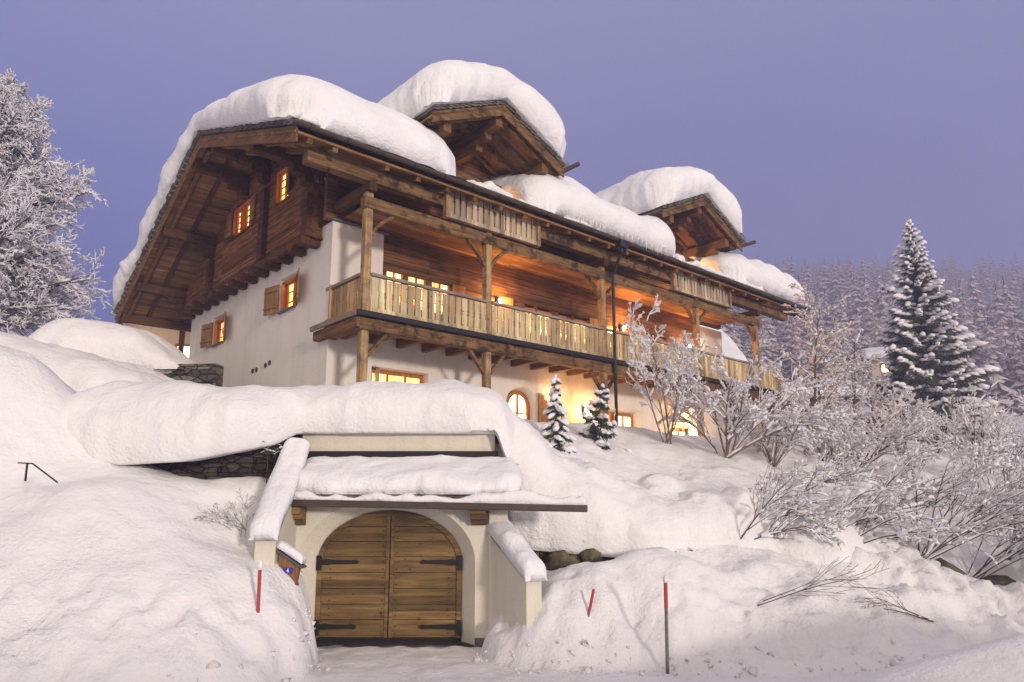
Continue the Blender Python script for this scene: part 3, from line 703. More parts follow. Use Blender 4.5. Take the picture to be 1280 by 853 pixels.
while v < RVR - .05:
    w_ = 0.24
    if v < 0: spans = [(U0 - .04, U1 + .04)]
    elif v < 1.85: spans = [(U0 - .04, gaps[0][0]), (gaps[0][1], gaps[1][0]), (gaps[1][1], U1 + .04)]
    else: spans = [(U0 - .04, U1 + .04)]
    for s_ in spans: course(v, w_, 1, *s_)
    v += w_
v = RVR
while v < RV1 - .05: course(v, 0.24, -1, U0 - .04, U1 + .04); v += 0.24
sh.build('shingles', 'shingle', roof)
# barge boards on both gable ends
mb = MB()
for u in (U0 + .02, U1 - .06):
    for (a, b) in ((RV0, RVR), (RVR, RV1)):
        mb = MB(); mb.add([(uu, vv, roofz(vv) + dz) for uu in (u, u + .045) for vv, dz in ((a, -.52), (b, -.52), (b, -.13), (a, -.13))], [(0, 1, 2, 3), (7, 6, 5, 4), (0, 4, 5, 1), (1, 5, 6, 2), (2, 6, 7, 3), (3, 7, 4, 0)]); mb.build('barge_board', 'weather_v', roof)
# purlins carrying the gable overhang
for v in (2.42, 5.68, 7.3, 10.35, 13.3, 15.2):
    mb = MB(); zt = roofz(v) - .36; mb.box(U0 + .12, 19.6, v - .14, v + .14, zt - .30, zt); mb.build('purlin', 'dark_u', roof)
mb = MB(); zt = 10.98; mb.box(-1.75, 21.6, -0.14, 0.16, zt - .34, zt); mb.build('purlin', 'weather_u', roof)['label'] = 'heavy eaves purlin carried on the balcony posts'
for zc, vv in ():
    mb = MB(); mb.box(-1.6, -0.46, vv - .14, vv + .14, zc - .3, zc); mb.build('purlin', 'dark_u', roof)
# rafters under the left gable slope and under the front eaves
for u in [-1.9, -1.25] + [0.2 + i * 0.95 for i in range(21)]:
    if u < 0.5:
        mb = MB(); a, b = RVR + .1, RV1 - .05
        mb.bar((u, a, roofz(a) - .37), (u, b, roofz(b) - .37), 0.13, 0.13); mb.build('rafter', 'dark_v', roof)
    mb = MB(); ins = any(g[0] < u < g[1] for g in gaps); a, b = RV0 + .06, (0.3 if ins else (RVR - .1 if u < 0 else 2.0))
    mb.bar((u, a, roofz(a) - .37), (u, b, roofz(b) - .37), 0.13, 0.13); mb.build('rafter', 'weather_v', roof)
# outer verge rafter; paler timber stands in for the light it catches
mb = MB(); a, b = RVR + .1, RV1 - .05; mb.bar((U0 + .35, a, roofz(a) - .38), (U0 + .35, b, roofz(b) - .38), .12, .14); mb.build('rafter', 'weather_v', roof)

# --- dormers
for (dc, dz, dh) in D:
    b_ = MB(); s_ = MB(); v0, v1 = -0.55, 5.2
    for sg in (-1, 1):
        e = dc + sg * dh; ze = dz - DS * dh
        vs = [(x, vv, z + t) for t in (-.26, -.20) for vv in (v0, v1) for x, z in ((dc, dz), (e, ze))]
        b_.add(vs, [(0, 1, 3, 2), (4, 6, 7, 5), (0, 4, 5, 1), (2, 3, 7, 6), (0, 2, 6, 4), (1, 5, 7, 3)])
        n = 12
        for k in range(n):
            x0, x1 = dc + sg * dh * k / n, dc + sg * dh * (k + 1.05) / n; j = random.uniform(-.03, .03)
            for dd, ex in ((-.12, 0), (-.06, .03)):
                z0 = dz - DS * abs(x0 - dc) + dd; z1 = dz - DS * abs(x1 - dc) + dd + .05
                vs = [(x, vv, z + t) for t in (0, .045) for vv in (v0 - .04 - ex + j, v1) for x, z in ((x0, z0), (x1, z1))]
                s_.add(vs, [(0, 1, 3, 2), (4, 6, 7, 5), (0, 4, 5, 1), (2, 3, 7, 6), (0, 2, 6, 4), (1, 5, 7, 3)])
    dr = part(b_, 'dormer_roof', 'soffit_u'); s_.build('shingles', 'shingle', dr)
    for sg in (-1, 1):
        e = dc + sg * dh; ze = dz - DS * dh; g = MB()
        g.add([(x, vv, z) for vv in (v0, v0 + .05) for x, z in ((dc, dz - .47), (e, ze - .44), (e, ze - .13), (dc, dz - .13))], [(0, 1, 2, 3), (7, 6, 5, 4), (0, 4, 5, 1), (1, 5, 6, 2), (2, 6, 7, 3), (3, 7, 4, 0)]); g.build('barge_board', 'weather_u', dr)
    for sg in (-1, 1):
        for vv in (-0.25, 0.35, 1.0, 1.6):
            mb = MB(); mb.bar((dc + sg * .05, vv, dz - .36), (dc + sg * (dh - .1), vv, dz - DS * (dh - .1) - .34), .13, .12, up=(0, 0, 1)); mb.build('rafter', 'weather_u', dr)
    for x, zt in ((dc, dz - .45), (dc - 1.9, dz - DS * 1.9 - .43), (dc + 1.9, dz - DS * 1.9 - .43)):
        mb = MB(); mb.box(x - .13, x + .13, -0.35, 1.8, zt - .28, zt)
        mb.box(x - .12, x + .12, 0.15, 1.8, zt - .50, zt - .285); mb.box(x - .12, x + .12, 0.6, 1.8, zt - .72, zt - .505); mb.build('purlin', 'weather_v', dr)
    mb = MB(); mb.box(dc - 2.1, dc + 2.1, 0.95, 1.15, 12.3, 12.52); mb.build('tie_beam', 'weather_u', dr)
    # cheek boards
    for sg in (-1, 1):
        x = dc + sg * 2.3; mb = MB(); mb.box(x - .05, x + .05, 1.4, 5.0, 11.6, dz - DS * 2.3 - .27); mb.build('cheek', 'dark_v', dr)
    # dormer gutter along the eaves
    for sg in (1,) if dc < 10 else (-1, 1):
        e = dc + sg * (dh + .08); z = dz - DS * dh - .16
        mb = MB(); mb.tube([(e, v0 - .55 if sg > 0 else v0, z), (e, 3.5, z - .02)], .075, 10); mb.build('gutter', 'gutter', dr, True)

# --- main gutter, downpipe
gt = MB(); n = 8; zg = RZ0 - .08; vg = RV0 - .10; ga, gb = U0 - .1, 22.55
ring = [(vg + .085 * math.cos(math.pi + math.pi * k / n), zg + .085 * math.sin(math.pi + math.pi * k / n)) for k in range(n + 1)]
ringi = [(vg + .07 * math.cos(math.pi + math.pi * k / n), zg + .07 * math.sin(math.pi + math.pi * k / n)) for k in range(n, -1, -1)]
gt.prism(ring + ringi, 0, ga, gb)
gut = part(gt, 'gutter', 'gutter')
for i in range(26):
    u = U0 + .3 + i * .96; mb = MB(); r = [(vg + .094 * math.cos(math.pi + math.pi * k / n), zg + .094 * math.sin(math.pi + math.pi * k / n)) for k in range(n + 1)] + [(vg + .086 * math.cos(math.pi + math.pi * k / n), zg + .086 * math.sin(math.pi + math.pi * k / n)) for k in range(n, -1, -1)]
    mb.prism(r, 0, u - .02, u + .02); mb.build('bracket', 'darkmetal', gut)
dp = MB(); dp.box(9.0, 9.42, vg - .12, vg + .12, 10.92, 11.18); dp.tube([(9.2, vg, 10.95), (9.2, vg, 10.78), (9.2, vg + .1, 10.62), (9.22, -.30, 10.1), (9.24, -.27, 9.8), (9.24, -.27, 4.7)], .055, 10)
part(dp, 'downpipe', 'darkmetal', smooth=False)

# --- balcony
fl = MB(); 
for i in range(11): fl.box(-0.30, 20.9, -.22 + i * .176, -.22 + i * .176 + .170, 7.10, 7.145)
balc = part(fl, 'balcony', 'soffit_u', label='long wooden balcony across the facade')
mb = MB(); mb.box(-.34, 20.9, -.30, -.225, 7.06, 7.19); mb.build('edge_board', 'darkmetal', balc)
mb = MB(); mb.box(-.36, -.30, -.22, 2.25, 7.06, 7.19); mb.build('edge_board', 'rail_grey_v', balc)
mb = MB(); segs = [(-.18, 5.3), (5.302, 10.9), (10.902, 16.2), (16.202, 20.8)]
for a, b in segs: mb.box(a, b, -.16, .12, 6.74, 7.05)
mb.build('floor_beam', 'weather_u', balc, bevel=.03)
for i in range(24):
    u = 0.35 + i * .87; mb = MB(); mb.box(u - .08, u + .08, -.14, 1.70, 6.86, 7.095); mb.build('joist', 'weather_v', balc)
mb = MB(); mb.box(-.28, 0.1, -.14, 1.70, 6.8, 7.05); mb.box(-.28, -.1, 1.7, 2.2, 6.8, 7.05); mb.build('joist', 'weather_v', balc)
def fret(mb, axis, plane, a, w_, z0, z1, th=.028):
    c = (z0 + z1) / 2; n = .020; m = .019
    left = [(a + m, z0), (a + m, c - .10), (a + m + n, c - .03), (a + m, c - .005), (a + m + n, c + .03), (a + m, c + .10), (a + m, z1)]
    right = [(2 * a + w_ - x, z) for x, z in left[::-1]]
    mb.prism(left + right, 1 if axis == 0 else 0, plane, plane + th)
posts = [0.0, 3.95, 8.95, 14.45, 18.85]
def rail_run(a, b, z, name_mat='baluster', pl=-.10, h=(0.16, 0.98)):
    n = int(round((b - a) / .215)); w_ = (b - a) / n; mb = MB()
    for k in range(n): fret(mb, 0, pl, a + k * w_, w_, z + h[0], z + h[1])
    return mb
for i in range(len(posts)):
    a = posts[i] + .1; b = posts[i + 1] - .1 if i + 1 < len(posts) else 20.85
    rail_run(a, b, 7.15).build('baluster_panel', 'baluster', balc)
    mb = MB(); mb.box(a, b, -.15, -.03, 8.16, 8.24); mb.build('handrail', 'rail_grey', balc, bevel=.012)
    mb = MB(); mb.box(a, b, -.13, -.05, 7.24, 7.34); mb.build('bottom_rail', 'baluster', balc, bevel=.01)
mb = MB(); n = 9; w_ = 1.62 / n
for k in range(n): fret(mb, 1, -.08, .08 + k * w_, w_, 7.31, 8.13)
mb.build('baluster_panel', 'baluster_v', balc)
mb = MB(); mb.box(-.13, -.01, .08, 1.9, 8.16, 8.24); mb.build('handrail', 'rail_grey_v', balc, bevel=.012)
mb = MB(); mb.box(-.12, -.03, .08, 1.9, 7.24, 7.34); mb.build('bottom_rail', 'baluster_v', balc)
mb = MB(); mb.box(-.13, -.02, 1.62, 1.69, 7.14, 8.28); mb.build('rail_post', 'baluster_v', balc)
# posts (upper storey, lower storey) with braces
for i, u in enumerate(posts):
    mb = MB(); mb.box(u - .1, u + .1, -.1, .1, 7.15, 10.64); p = part(mb, 'post', 'weather_z', bevel=.015)
    for sg in ((1,) if i == 0 else ((-1,) if i == len(posts) - 1 else (-1, 1))):
        q = MB(); pr = None
        for k in range(5):
            t0, t1 = k / 5, (k + 1) / 5
            def c_(t): return (u + sg * (.1 + .62 * t ** 1.15), 0, 9.25 + .66 * t ** .8)
            q.bar(c_(t0), c_(t1 + .02), .08, .12, up=(0, 1, 0))
        q.build('brace', 'weather_u', p)
    mb = MB(); mb.box(u - .1, u + .1, -.1, .1, 4.2, 6.74); p = part(mb, 'post', 'weather_z', bevel=.015)
    for sg in ((1,) if i == 0 else (-1, 1)):
        q = MB(); q.bar((u + sg * .09, 0, 6.10), (u + sg * .66, 0, 6.76), .08, .11, up=(0, 1, 0)); q.build('brace', 'weather_u', p)
# tie beams from the wall to the plate at the first and last post
for u in (0.0, 8.95, 18.85):
    mb = MB(); mb.box(u - .11, u + .11, -.75 if False else -.25, 1.75, 10.36, 10.62); part(mb, 'tie_beam', 'dark_v', bevel=.015)
# upper rail beam
mb = MB(); mb.box(-.16, 19.2, -.13, .13, 9.92, 10.24); part(mb, 'gallery_beam', 'weather_u', bevel=.03)
# ceiling above the balcony
mb = MB()
for i in range(9): mb.box(0.2, 18.7, 0.14 + i * .175, 0.14 + i * .175 + .17, 10.24, 10.28)
part(mb, 'gallery_ceiling', 'soffit_u')
for (a, b) in ((2.25, 5.85), (12.7, 16.65)):
    mb = rail_run(a + .12, b - .12, 10.30, pl=-.22, h=(0.12, 1.0)); up = part(mb, 'loft_balcony', 'grey_board', label='greyed board balustrade under the eaves')
    mb = MB(); mb.box(a, b, -.27, -.15, 11.24, 11.31) if False else mb.box(a, b, -.27, -.15, 11.12, 11.18); mb.build('handrail', 'rail_grey', up)
    mb = MB(); mb.box(a, b, -.26, -.16, 10.30, 10.42); mb.build('bottom_rail', 'grey_board', up)
    for x in (a, b - .13): mb = MB(); mb.box(x, x + .13, -.29, -.14, 10.27, 11.2); mb.build('corner_post', 'weather_z', up)
    mb = MB(); mb.box(a, b, -.14, 1.7, 10.29, 10.33); mb.build('floor', 'soffit_u', up)
# wall lamps for balcony and terrace; the two flanking the downpipe are added fill
LAMPS = [(5.75, 1.5, 8.92, 270), (11.93, 1.5, 9.02, 290), (16.2, 1.5, 8.9, 230), (15.9, 1.45, 5.35, 240), (9.75, 1.5, 5.7, 95), (8.25, 1.45, 6.1, 30), (4.9, 1.4, 11.75, 45), (15.3, 1.4, 11.9, 130)]
for (u, v, z, e) in LAMPS:
    mb = MB(); mb.box(u - .06, u + .06, v + .03, v + .24, z + .08, z + .11); mb.box(u - .05, u + .05, v + .13, v + .24, z - .15, z + .08); l = part(mb, 'wall_or_fill_lamp', 'iron')
    g = MB(); g.tube([(u, v, z - .09), (u, v, z - .02), (u, v, z + .07)], [.04, .06, .05], 10); g.build('lamp_glass', 'lamp', l)
    point_light(u, v - .12, z - .02, e)

# ================================================================== SNOW ON THE ROOFS
def sabs(x, r): return np.sqrt(x * x + r * r) - r * 0.55
def main_top(T):
    # main roof surface, ridge rounded, plus thickness
    return lambda u, v: np.where(v < RVR, RZR - SF * 1.0 * (sabs(RVR - v, 1.6) * 1.0), RZR - SB * sabs(v - RVR, 1.6)) + T(u, v)
rbase = lambda u, v: roofz_np(v) + 0.02
CAPS = 'thick snow caps on the chalet roofs'
# left part with the whole rear slope and the gable overhang
pillow('roof_snow', -2.5, 2.85, -0.78, 15.9, main_top(lambda u, v: 1.38 + 0.06 * np.sin(v * .8) - .55 * sstep((v - 6.5) / 5) - 0.12 * sstep((u - 1.0) / 1.5) * sstep((3.0 - v) / 3)), rbase, Re=(1.5, 1.5, 1.9, 1.3), over=0.2, step=.12, amp=.045, seed=1, place=house_frame,
       mat='snow_soft', label='broad smooth snow blanket over the left gable end of the chalet roof', cat='snow cap', group=CAPS)
pillow('roof_snow', 2.3, 22.4, 3.6, 15.9, main_top(lambda u, v: 1.2 + 0 * u), rbase, Re=(0.9, 0.9, 1.2, 1.2), over=0.2, step=.25, amp=.06, seed=2, place=house_frame,
       mat='snow_soft', label='snow on the rear of the chalet roof behind the dormers', cat='snow cap', group=CAPS)
pillow('roof_snow', 5.4, 12.5, -0.68, 5.6, lambda u, v: roofz_np(v) + 1.45 + 0.1 * np.sin(u * 1.1), rbase, Re=(1.5, 0.75, 0.8, 1.2), over=0.26, step=.11, amp=.07, seed=3, place=house_frame,
       mat='snow_soft', label='long rounded snow slab on the eaves between the two dormers', cat='snow cap', group=CAPS)
pillow('roof_snow', 16.4, 22.6, -0.68, 5.6, lambda u, v: roofz_np(v) + 1.45 + 0.1 * np.sin(u * 1.3), rbase, Re=(1.5, 0.9, 0.8, 1.2), over=0.26, step=.11, amp=.07, seed=4, place=house_frame,
       mat='snow_soft', label='rounded snow slab on the far right end of the eaves', cat='snow cap', group=CAPS)
for i, (dc, dz, dh) in enumerate(D):
    pillow('roof_snow', dc - dh - .14, dc + dh + .14, -0.74, 6.2, lambda u, v, dc=dc, dz=dz: dz - DS * (sabs(u - dc - .35, 1.7)) + 1.72, lambda u, v, dc=dc, dz=dz: dz - DS * np.abs(u - dc) + 0.02,
           Re=(1.0, 1.0, 1.0, 1.4), over=0.34, step=.10, amp=.06, seed=5 + i, place=house_frame, mat='snow_soft',
           label=('domed snow cap on the nearer, taller dormer roof', 'domed snow cap on the farther dormer above the right balcony')[i], cat='snow cap', group=CAPS)
# small remnants of snow lying on the eaves and gutter
for k, (a, b, v0, v1, h) in enumerate(((3.1, 4.6, -.55, .15, .26), (-2.25, -1.75, -.78, -.2, .28), (6.5, 8.2, -.72, -.5, .16), (13.0, 16.4, -.72, -.35, .16), (17.0, 18.6, -.72, -.4, .16), (12.55, 13.0, -.7, 0.2, .22), (22.2, 22.6, -.82, -.6, .2), (4.7, 5.6, -.6, 0.0, .14))):
    lb = ['small lump of snow on the gutter under the nearer dormer', 'little snow lump on the near end of the gutter', 'thin snow strip on the gutter left of the middle snow slab', 'thin snow strip on the gutter below the farther dormer', 'thin snow strip on the gutter right of the farther dormer', 'snow lump beside the farther dormer', 'snow knob on the far end of the gutter', 'thin snow smear on the eaves under the nearer dormer'][k]
    pillow('snow_lump', a, b, v0, v1, lambda u, v, h=h: roofz_np(np.maximum(v, -.6)) + h + .04 * np.sin(u * 7), lambda u, v: roofz_np(np.maximum(v, -.6)) - .02, Re=(.3, .3, .1, .15), over=.02, step=.05, amp=.05, rag=.03, seed=20 + k, nfreq=3, place=house_frame, label=lb, cat='snow', group='lumps of snow left on the eaves')
# icicles under the middle and right slabs
ic = [(6.9 + i * .27 + random.uniform(-.1, .1), random.uniform(.18, .46)) for i in range(18)]
proto = None
for k, (u, L) in enumerate(ic):
    if proto is None:
        mb = MB(); mb.tube([(0, 0, 0), (0, 0, -.5), (0, 0, -1)], [.022, .014, .003], 6); me_i = mb.build('icicle', 'snow_twig', None, True); proto = me_i; o = proto
    else: o = proto.copy(); COL.objects.link(o)
    o.location = hw(u, -.86, roofz(-.62) + .20); o.scale = (1, 1, L)
    tag(o, 'thin icicle hanging from the snow slab between the dormers', 'icicle', 'icicles along the eaves')

# ================================================================== GARAGE
G = empty('garage', (-2.3, 13.7, 0)); tag(G, 'cream plastered garage dug into the slope with arched plank door', 'garage')
GO = Vector((2.3, -13.7, 0))
def gp(mb, name, mat, parent=None, **k):
    mb.v = [(x + 2.3, y - 13.7, z) for x, y, z in mb.v]
    return mb.build(name, mat, parent or G, **k)
dcx, dhw, dsp, drs = -2.315, 1.365, 1.46, 0.96
def aell(hwid, sp, rise, n=28): return [(dcx + hwid * math.cos(math.pi * (1 - k / n)), sp + rise * math.sin(math.pi * (1 - k / n))) for k in range(n + 1)]
o_ = aell(dhw + .27, dsp + .02, drs + .22); i_ = aell(dhw, dsp, drs); yf, yd = 13.42, 13.78
w = MB()
for k in range(28):
    a, b, c, d = o_[k], o_[k + 1], i_[k], i_[k + 1]
    w.add([(a[0], yf, a[1]), (b[0], yf, b[1]), (b[0], yf, 3.1), (a[0], yf, 3.1)], [(0, 1, 2, 3)])
    w.add([(a[0], yf, a[1]), (b[0], yf, b[1]), (d[0], yd, d[1]), (c[0], yd, c[1])], [(0, 1, 2, 3)])
for s in (-1, 1):
    xo, xi = dcx + s * (dhw + .27), dcx + s * dhw
    w.add([(xo, yf, -.2), (xi, yd, -.2), (xi, yd, dsp), (xo, yf, dsp + .02)], [(0, 1, 2, 3)])
    xe = -4.2 if s < 0 else -0.10
    w.add([(xo, yf, -.2), (xe, yf, -.2), (xe, yf, 3.1), (xo, yf, 3.1)], [(0, 1, 2, 3)])
gp(w, 'facade', 'cream')
w = MB(); w.box(-0.43, -0.08, yf - .10, yf + .3, -.2, 2.50); gp(w, 'pilaster', 'cream', bevel=.02)
w = MB(); w.box(-4.3, -0.05, yf + .003, 15.2, 2.9, 3.5) if False else w.box(-4.3, -0.35, 14.45, 14.8, 2.2, 3.97); gp(w, 'parapet', 'cream', bevel=.015)
w = MB(); w.box(-4.36, -0.28, 14.39, 14.86, 3.973, 4.02); gp(w, 'coping', 'slate')
w = MB(); w.box(-4.3, -0.28, 14.36, 14.447, 3.1, 3.60); gp(w, 'flashing', 'iron')
# grey plinth in the recess
w = MB()
w.add([(-0.94, yd - .01, -.1), (-0.67, yf - .01, -.1), (-0.44, yf - .012, -.1), (-0.44, yf - .012, .16), (-0.67, yf - .012, .16), (-0.94, yd - .012, .16)], [(0, 1, 4, 5), (1, 2, 3, 4)])
gp(w, 'plinth', 'slate')
# door leaves: planks clipped by the arch
def archx(z, sgn):
    if z <= dsp: return dhw - .03
    q = max(0.0, 1 - ((z - dsp) / (drs - .03)) ** 2); return (dhw - .03) * math.sqrt(q)
for s in (-1, 1):
    lf = MB(); zs = [.10, .42, .70, .98, 1.27, 1.56, 1.84, 2.12, 2.42]
    for k in range(8):
        za, zb = zs[k] + .006, zs[k + 1] - .006
        n = 6; edge = [(archx(za + (zb - za) * i / n, s), za + (zb - za) * i / n) for i in range(n + 1)]
        edge = [(x, z) for x, z in edge if x > .08]
        if len(edge) < 2: continue
        poly = [(dcx + s * .02, za)] + [(dcx + s * x, z) for x, z in edge] + [(dcx + s * .02, edge[-1][1])]
        if s < 0: poly = poly[::-1]
        lf.prism(poly, 1, yd - .01 + .004 * (k % 2), yd + .04)
    leaf = gp(lf, 'garage_door', 'door_wood')
    fb = MB(); fb.box(dcx + (s * .012 if s > 0 else -.075), dcx + (.075 if s > 0 else -.012), yd - .035, yd - .012, .10, 2.40); gp(fb, 'centre_batten', 'door_wood', leaf)
    fb = MB()
    for k in range(24):   # curved outer frame
        def pt(t, r): 
            if t < .4: return (dcx + s * (dhw - r), .10 + (dsp - .10) * t / .4)
            th = (t - .4) / .6 * math.pi / 2; return (dcx + s * (dhw - r) * math.cos(th), dsp + (drs - r) * math.sin(th))
        q = [pt(k / 24, .0), pt((k + 1) / 24, .0), pt((k + 1) / 24, .09), pt(k / 24, .09)]
        fb.prism(q if s > 0 else q[::-1], 1, yd - .045, yd - .012)
    gp(fb, 'door_frame', 'door_wood', leaf)
    nl = MB()
    for k in range(8):
        for xx in (.13, 1.12 if zs[k + 1] < 1.9 else .8):
            for dz in (.07, .2):
                nl.tube([(dcx + s * xx, yd - .022, zs[k] + dz), (dcx + s * xx, yd - .006, zs[k] + dz)], .012, 6)
    gp(nl, 'nails', 'iron', leaf)
    for z in (1.47, .30):
        h = MB(); x1 = dcx + s * (dhw + .01); x0 = dcx + s * .58
        h.box(min(x1, x1 - s * .10), max(x1, x1 - s * .10), yd - .062, yd - .047, z - .13, z + .13) if False else h.box(min(x1, x1 - s * .09), max(x1, x1 - s * .09), yd - .075, yd - .047, z - .15, z + .12)
        n = 12; up, lo = [], []
        for i in range(n + 1):
            t = i / n; x = x1 - s * .08 + (x0 - (x1 - s * .08)) * t; w2 = .05 - .022 * t + (.014 if .12 < t < .2 else 0) + (.012 if .86 < t < .97 else 0) - (.02 if t == 1 else 0)
            up.append((x, z + w2)); lo.append((x, z - w2))
        poly = up + lo[::-1]; h.prism(poly if s < 0 else poly[::-1], 1, yd - .06, yd - .046)
        gp(h, 'hinge', 'iron', leaf)
w = MB(); w.box(-3.68, -.95, yd - .02, yd + .05, 0.0, .095); gp(w, 'threshold', 'iron')
# canopy: lean-to roof with dark gutter beam and carved corbels
w = MB(); w.add([(x, y, z + t) for t in (0, .10) for x in (-4.42, -0.02) for y, z in ((12.98, 2.60), (14.4, 3.14))], [(0, 1, 3, 2), (4, 6, 7, 5), (0, 4, 5, 1), (2, 3, 7, 6), (0, 2, 6, 4), (1, 5, 7, 3)]); cn = gp(w, 'canopy_roof', 'shingle')
w = MB(); w.bar((-4.25, 12.93, 2.585), (1.36, 12.93, 2.475), .14, .13); gp(w, 'gutter_beam', 'gutter', cn, bevel=.02)
for x in (-3.98, -0.62):
    c = MB(); pr = [(12.95, 2.50), (12.95, 2.38), (13.05, 2.36), (13.10, 2.28), (13.22, 2.26), (13.28, 2.18), (13.415, 2.16), (13.415, 2.50)]
    c.prism(pr, 0, x - .14, x + .14)
    gp(c, 'corbel', 'door_wood', cn, bevel=.008)
# wing walls
def wing(p_back, p_front, wdt, zb, zf, side):
    (xb, yb), (xf, yf_) = p_back, p_front; w = MB()
    d = Vector((xf - xb, yf_ - yb, 0)).normalized(); nrm = Vector((-d.y, d.x, 0)) * wdt * side
    q = [Vector((xb, yb, -.2)), Vector((xf, yf_, -.2)), Vector((xf, yf_, zf)), Vector((xb, yb, zb))]
    w.add([*q, *[p + nrm for p in q]], [(0, 1, 2, 3), (7, 6, 5, 4), (0, 4, 5, 1), (1, 5, 6, 2), (2, 6, 7, 3), (3, 7, 4, 0)])
    wo = gp(w, 'wing_wall', 'cream', bevel=.02)
    c = MB(); e = .05; n2 = nrm.normalized() * (wdt + e); n1 = -nrm.normalized() * e; fd = d * .06
    tp = [Vector((xb, yb, zb + .003)), Vector((xf, yf_, zf + .003)) + fd]
    c.add([*(p + n1 + Vector((0, 0, t)) for t in (0, .05) for p in tp), *(p + n2 + Vector((0, 0, t)) for t in (0, .05) for p in tp)], [(0, 1, 3, 2), (4, 6, 7, 5), (0, 4, 5, 1), (2, 3, 7, 6), (0, 2, 6, 4), (1, 5, 7, 3)])
    gp(c, 'coping', 'slate', wo)
wing((-4.04, 13.9), (-3.93, 12.0), .34, 3.55, 2.02, -1)
wing((-0.42, 13.5), (0.24, 12.2), .30, 2.02, 1.30, 1)
# snow on garage parts
pillow('canopy_snow', -4.22, 0.14, 13.02, 14.36, lambda x, y: 2.66 + (y - 12.98) * .38 + .38 + .03 * np.sin(x * 3), lambda x, y: 2.71 + (y - 12.98) * .38, Re=(.25, .3, .30, .3), over=.06, step=.05, amp=.03, seed=31, nfreq=1.6, label='thick snow slab on the canopy over the garage door', cat='snow cap', mat='snow_soft')
pillow('gutter_snow', -4.22, 1.34, 12.86, 13.10, lambda x, y: 2.65 - (x + 4.2) * .0196 + .09 + .05 * np.sin(x * 2.1) * np.sin(x * 5.3 + 1) + .07 * sstep((x + .6) / .6), lambda x, y: 2.645 - (x + 4.25) * .0196, Re=(.05, .12, .09, .09), over=.02, step=.03, amp=.03, rag=.02, seed=32, nfreq=3, label='thin snow strip along the dark gutter beam of the garage', cat='snow')
def capwall(name, p_back, p_front, wdt, zb, zf, side, h, seed, label):
    (xb, yb), (xf, yf_) = p_back, p_front; L = math.hypot(xf - xb, yf_ - yb); rz = math.atan2(yf_ - yb, xf - xb); sl = (zf - zb) / L
    a, b = (0, wdt) if side > 0 else (-wdt, 0)
    def pl(o): o.location = (xb, yb, 0); o.rotation_euler = (0, 0, rz)
    pillow(name, -.05, L + .12, a - .07, b + .07, lambda x, y: zb + sl * x + h, lambda x, y: zb + sl * x + .055, Re=(.15, .16, .15, .15), over=.05, step=.035, amp=.025, rag=.02, seed=seed, nfreq=2, place=pl, label=label, cat='snow cap', mat='snow_soft')
capwall('wall_snow', (-4.04, 13.9), (-3.93, 12.0), .34, 3.55, 2.02, -1, .34, 33, 'tall sloping snow cap on the left wing wall of the garage')
capwall('wall_snow', (-0.42, 13.5), (0.24, 12.2), .30, 2.02, 1.30, 1, .34, 34, 'sloping snow cap on the low right wing wall of the garage')
# meter box on the left wing wall, facing the road at an angle
bx = empty('meter_box', (-3.88, 12.12, .10), R(-6)); tag(bx, 'small wooden cabinet with a blue number plate beside the garage door', 'cabinet')
mb = MB(); mb.prism([(0, .88), (.04, .84), (.10, .93), (.22, .99), (.30, 1.06), (.315, 1.14), (.30, 1.2), (.32, 1.3), (.34, 1.42), (.34, 1.44), (0, 1.66)][::-1], 1, -.02, .10); mb.build('cabinet', 'shutter', bx)
mb = MB(); mb.bar((-.03, .03, 1.70), (.42, .03, 1.425), .20, .03); mb.build('lid', 'slate', bx)
mb = MB(); mb.box(.085, .245, -.032, -.021, 1.33, 1.42); pl_ = mb.build('number_plate', 'blue', bx)
mb = MB(); X4, Z4 = .165, 1.375
mb.prism([(X4 + a * .075, Z4 + b * .075) for a, b in ((-.30, -.12), (.02, .45), (.16, .45), (.16, -.04), (.30, -.04), (.30, -.16), (.16, -.16), (.16, -.42), (.02, -.42), (.02, -.16), (-.30, -.16))], 1, -.037, -.0325); mb.build('numeral', 'white', pl_)
mb = MB(); mb.tube([(.09, -.035, 1.02), (.09, -.02, 1.02)], .042, 14); kb = mb.build('lock', 'iron', bx)
mb = MB(); mb.box(.082, .098, -.042, -.036, .995, 1.045); mb.build('keyhole_plate', 'white', kb)
def pb(o): o.location = (-3.88, 12.12, .10); o.rotation_euler = (0, 0, R(-6))
pillow('box_snow', -.04, .41, -.07, .13, lambda x, y: 1.735 - .61 * x + .14, lambda x, y: 1.735 - .61 * x, Re=(.08, .08, .07, .07), over=.02, step=.02, amp=.01, rag=.01, seed=35, place=pb, label='small snow cushion on the wooden cabinet by the garage door', cat='snow', mat='snow_soft')

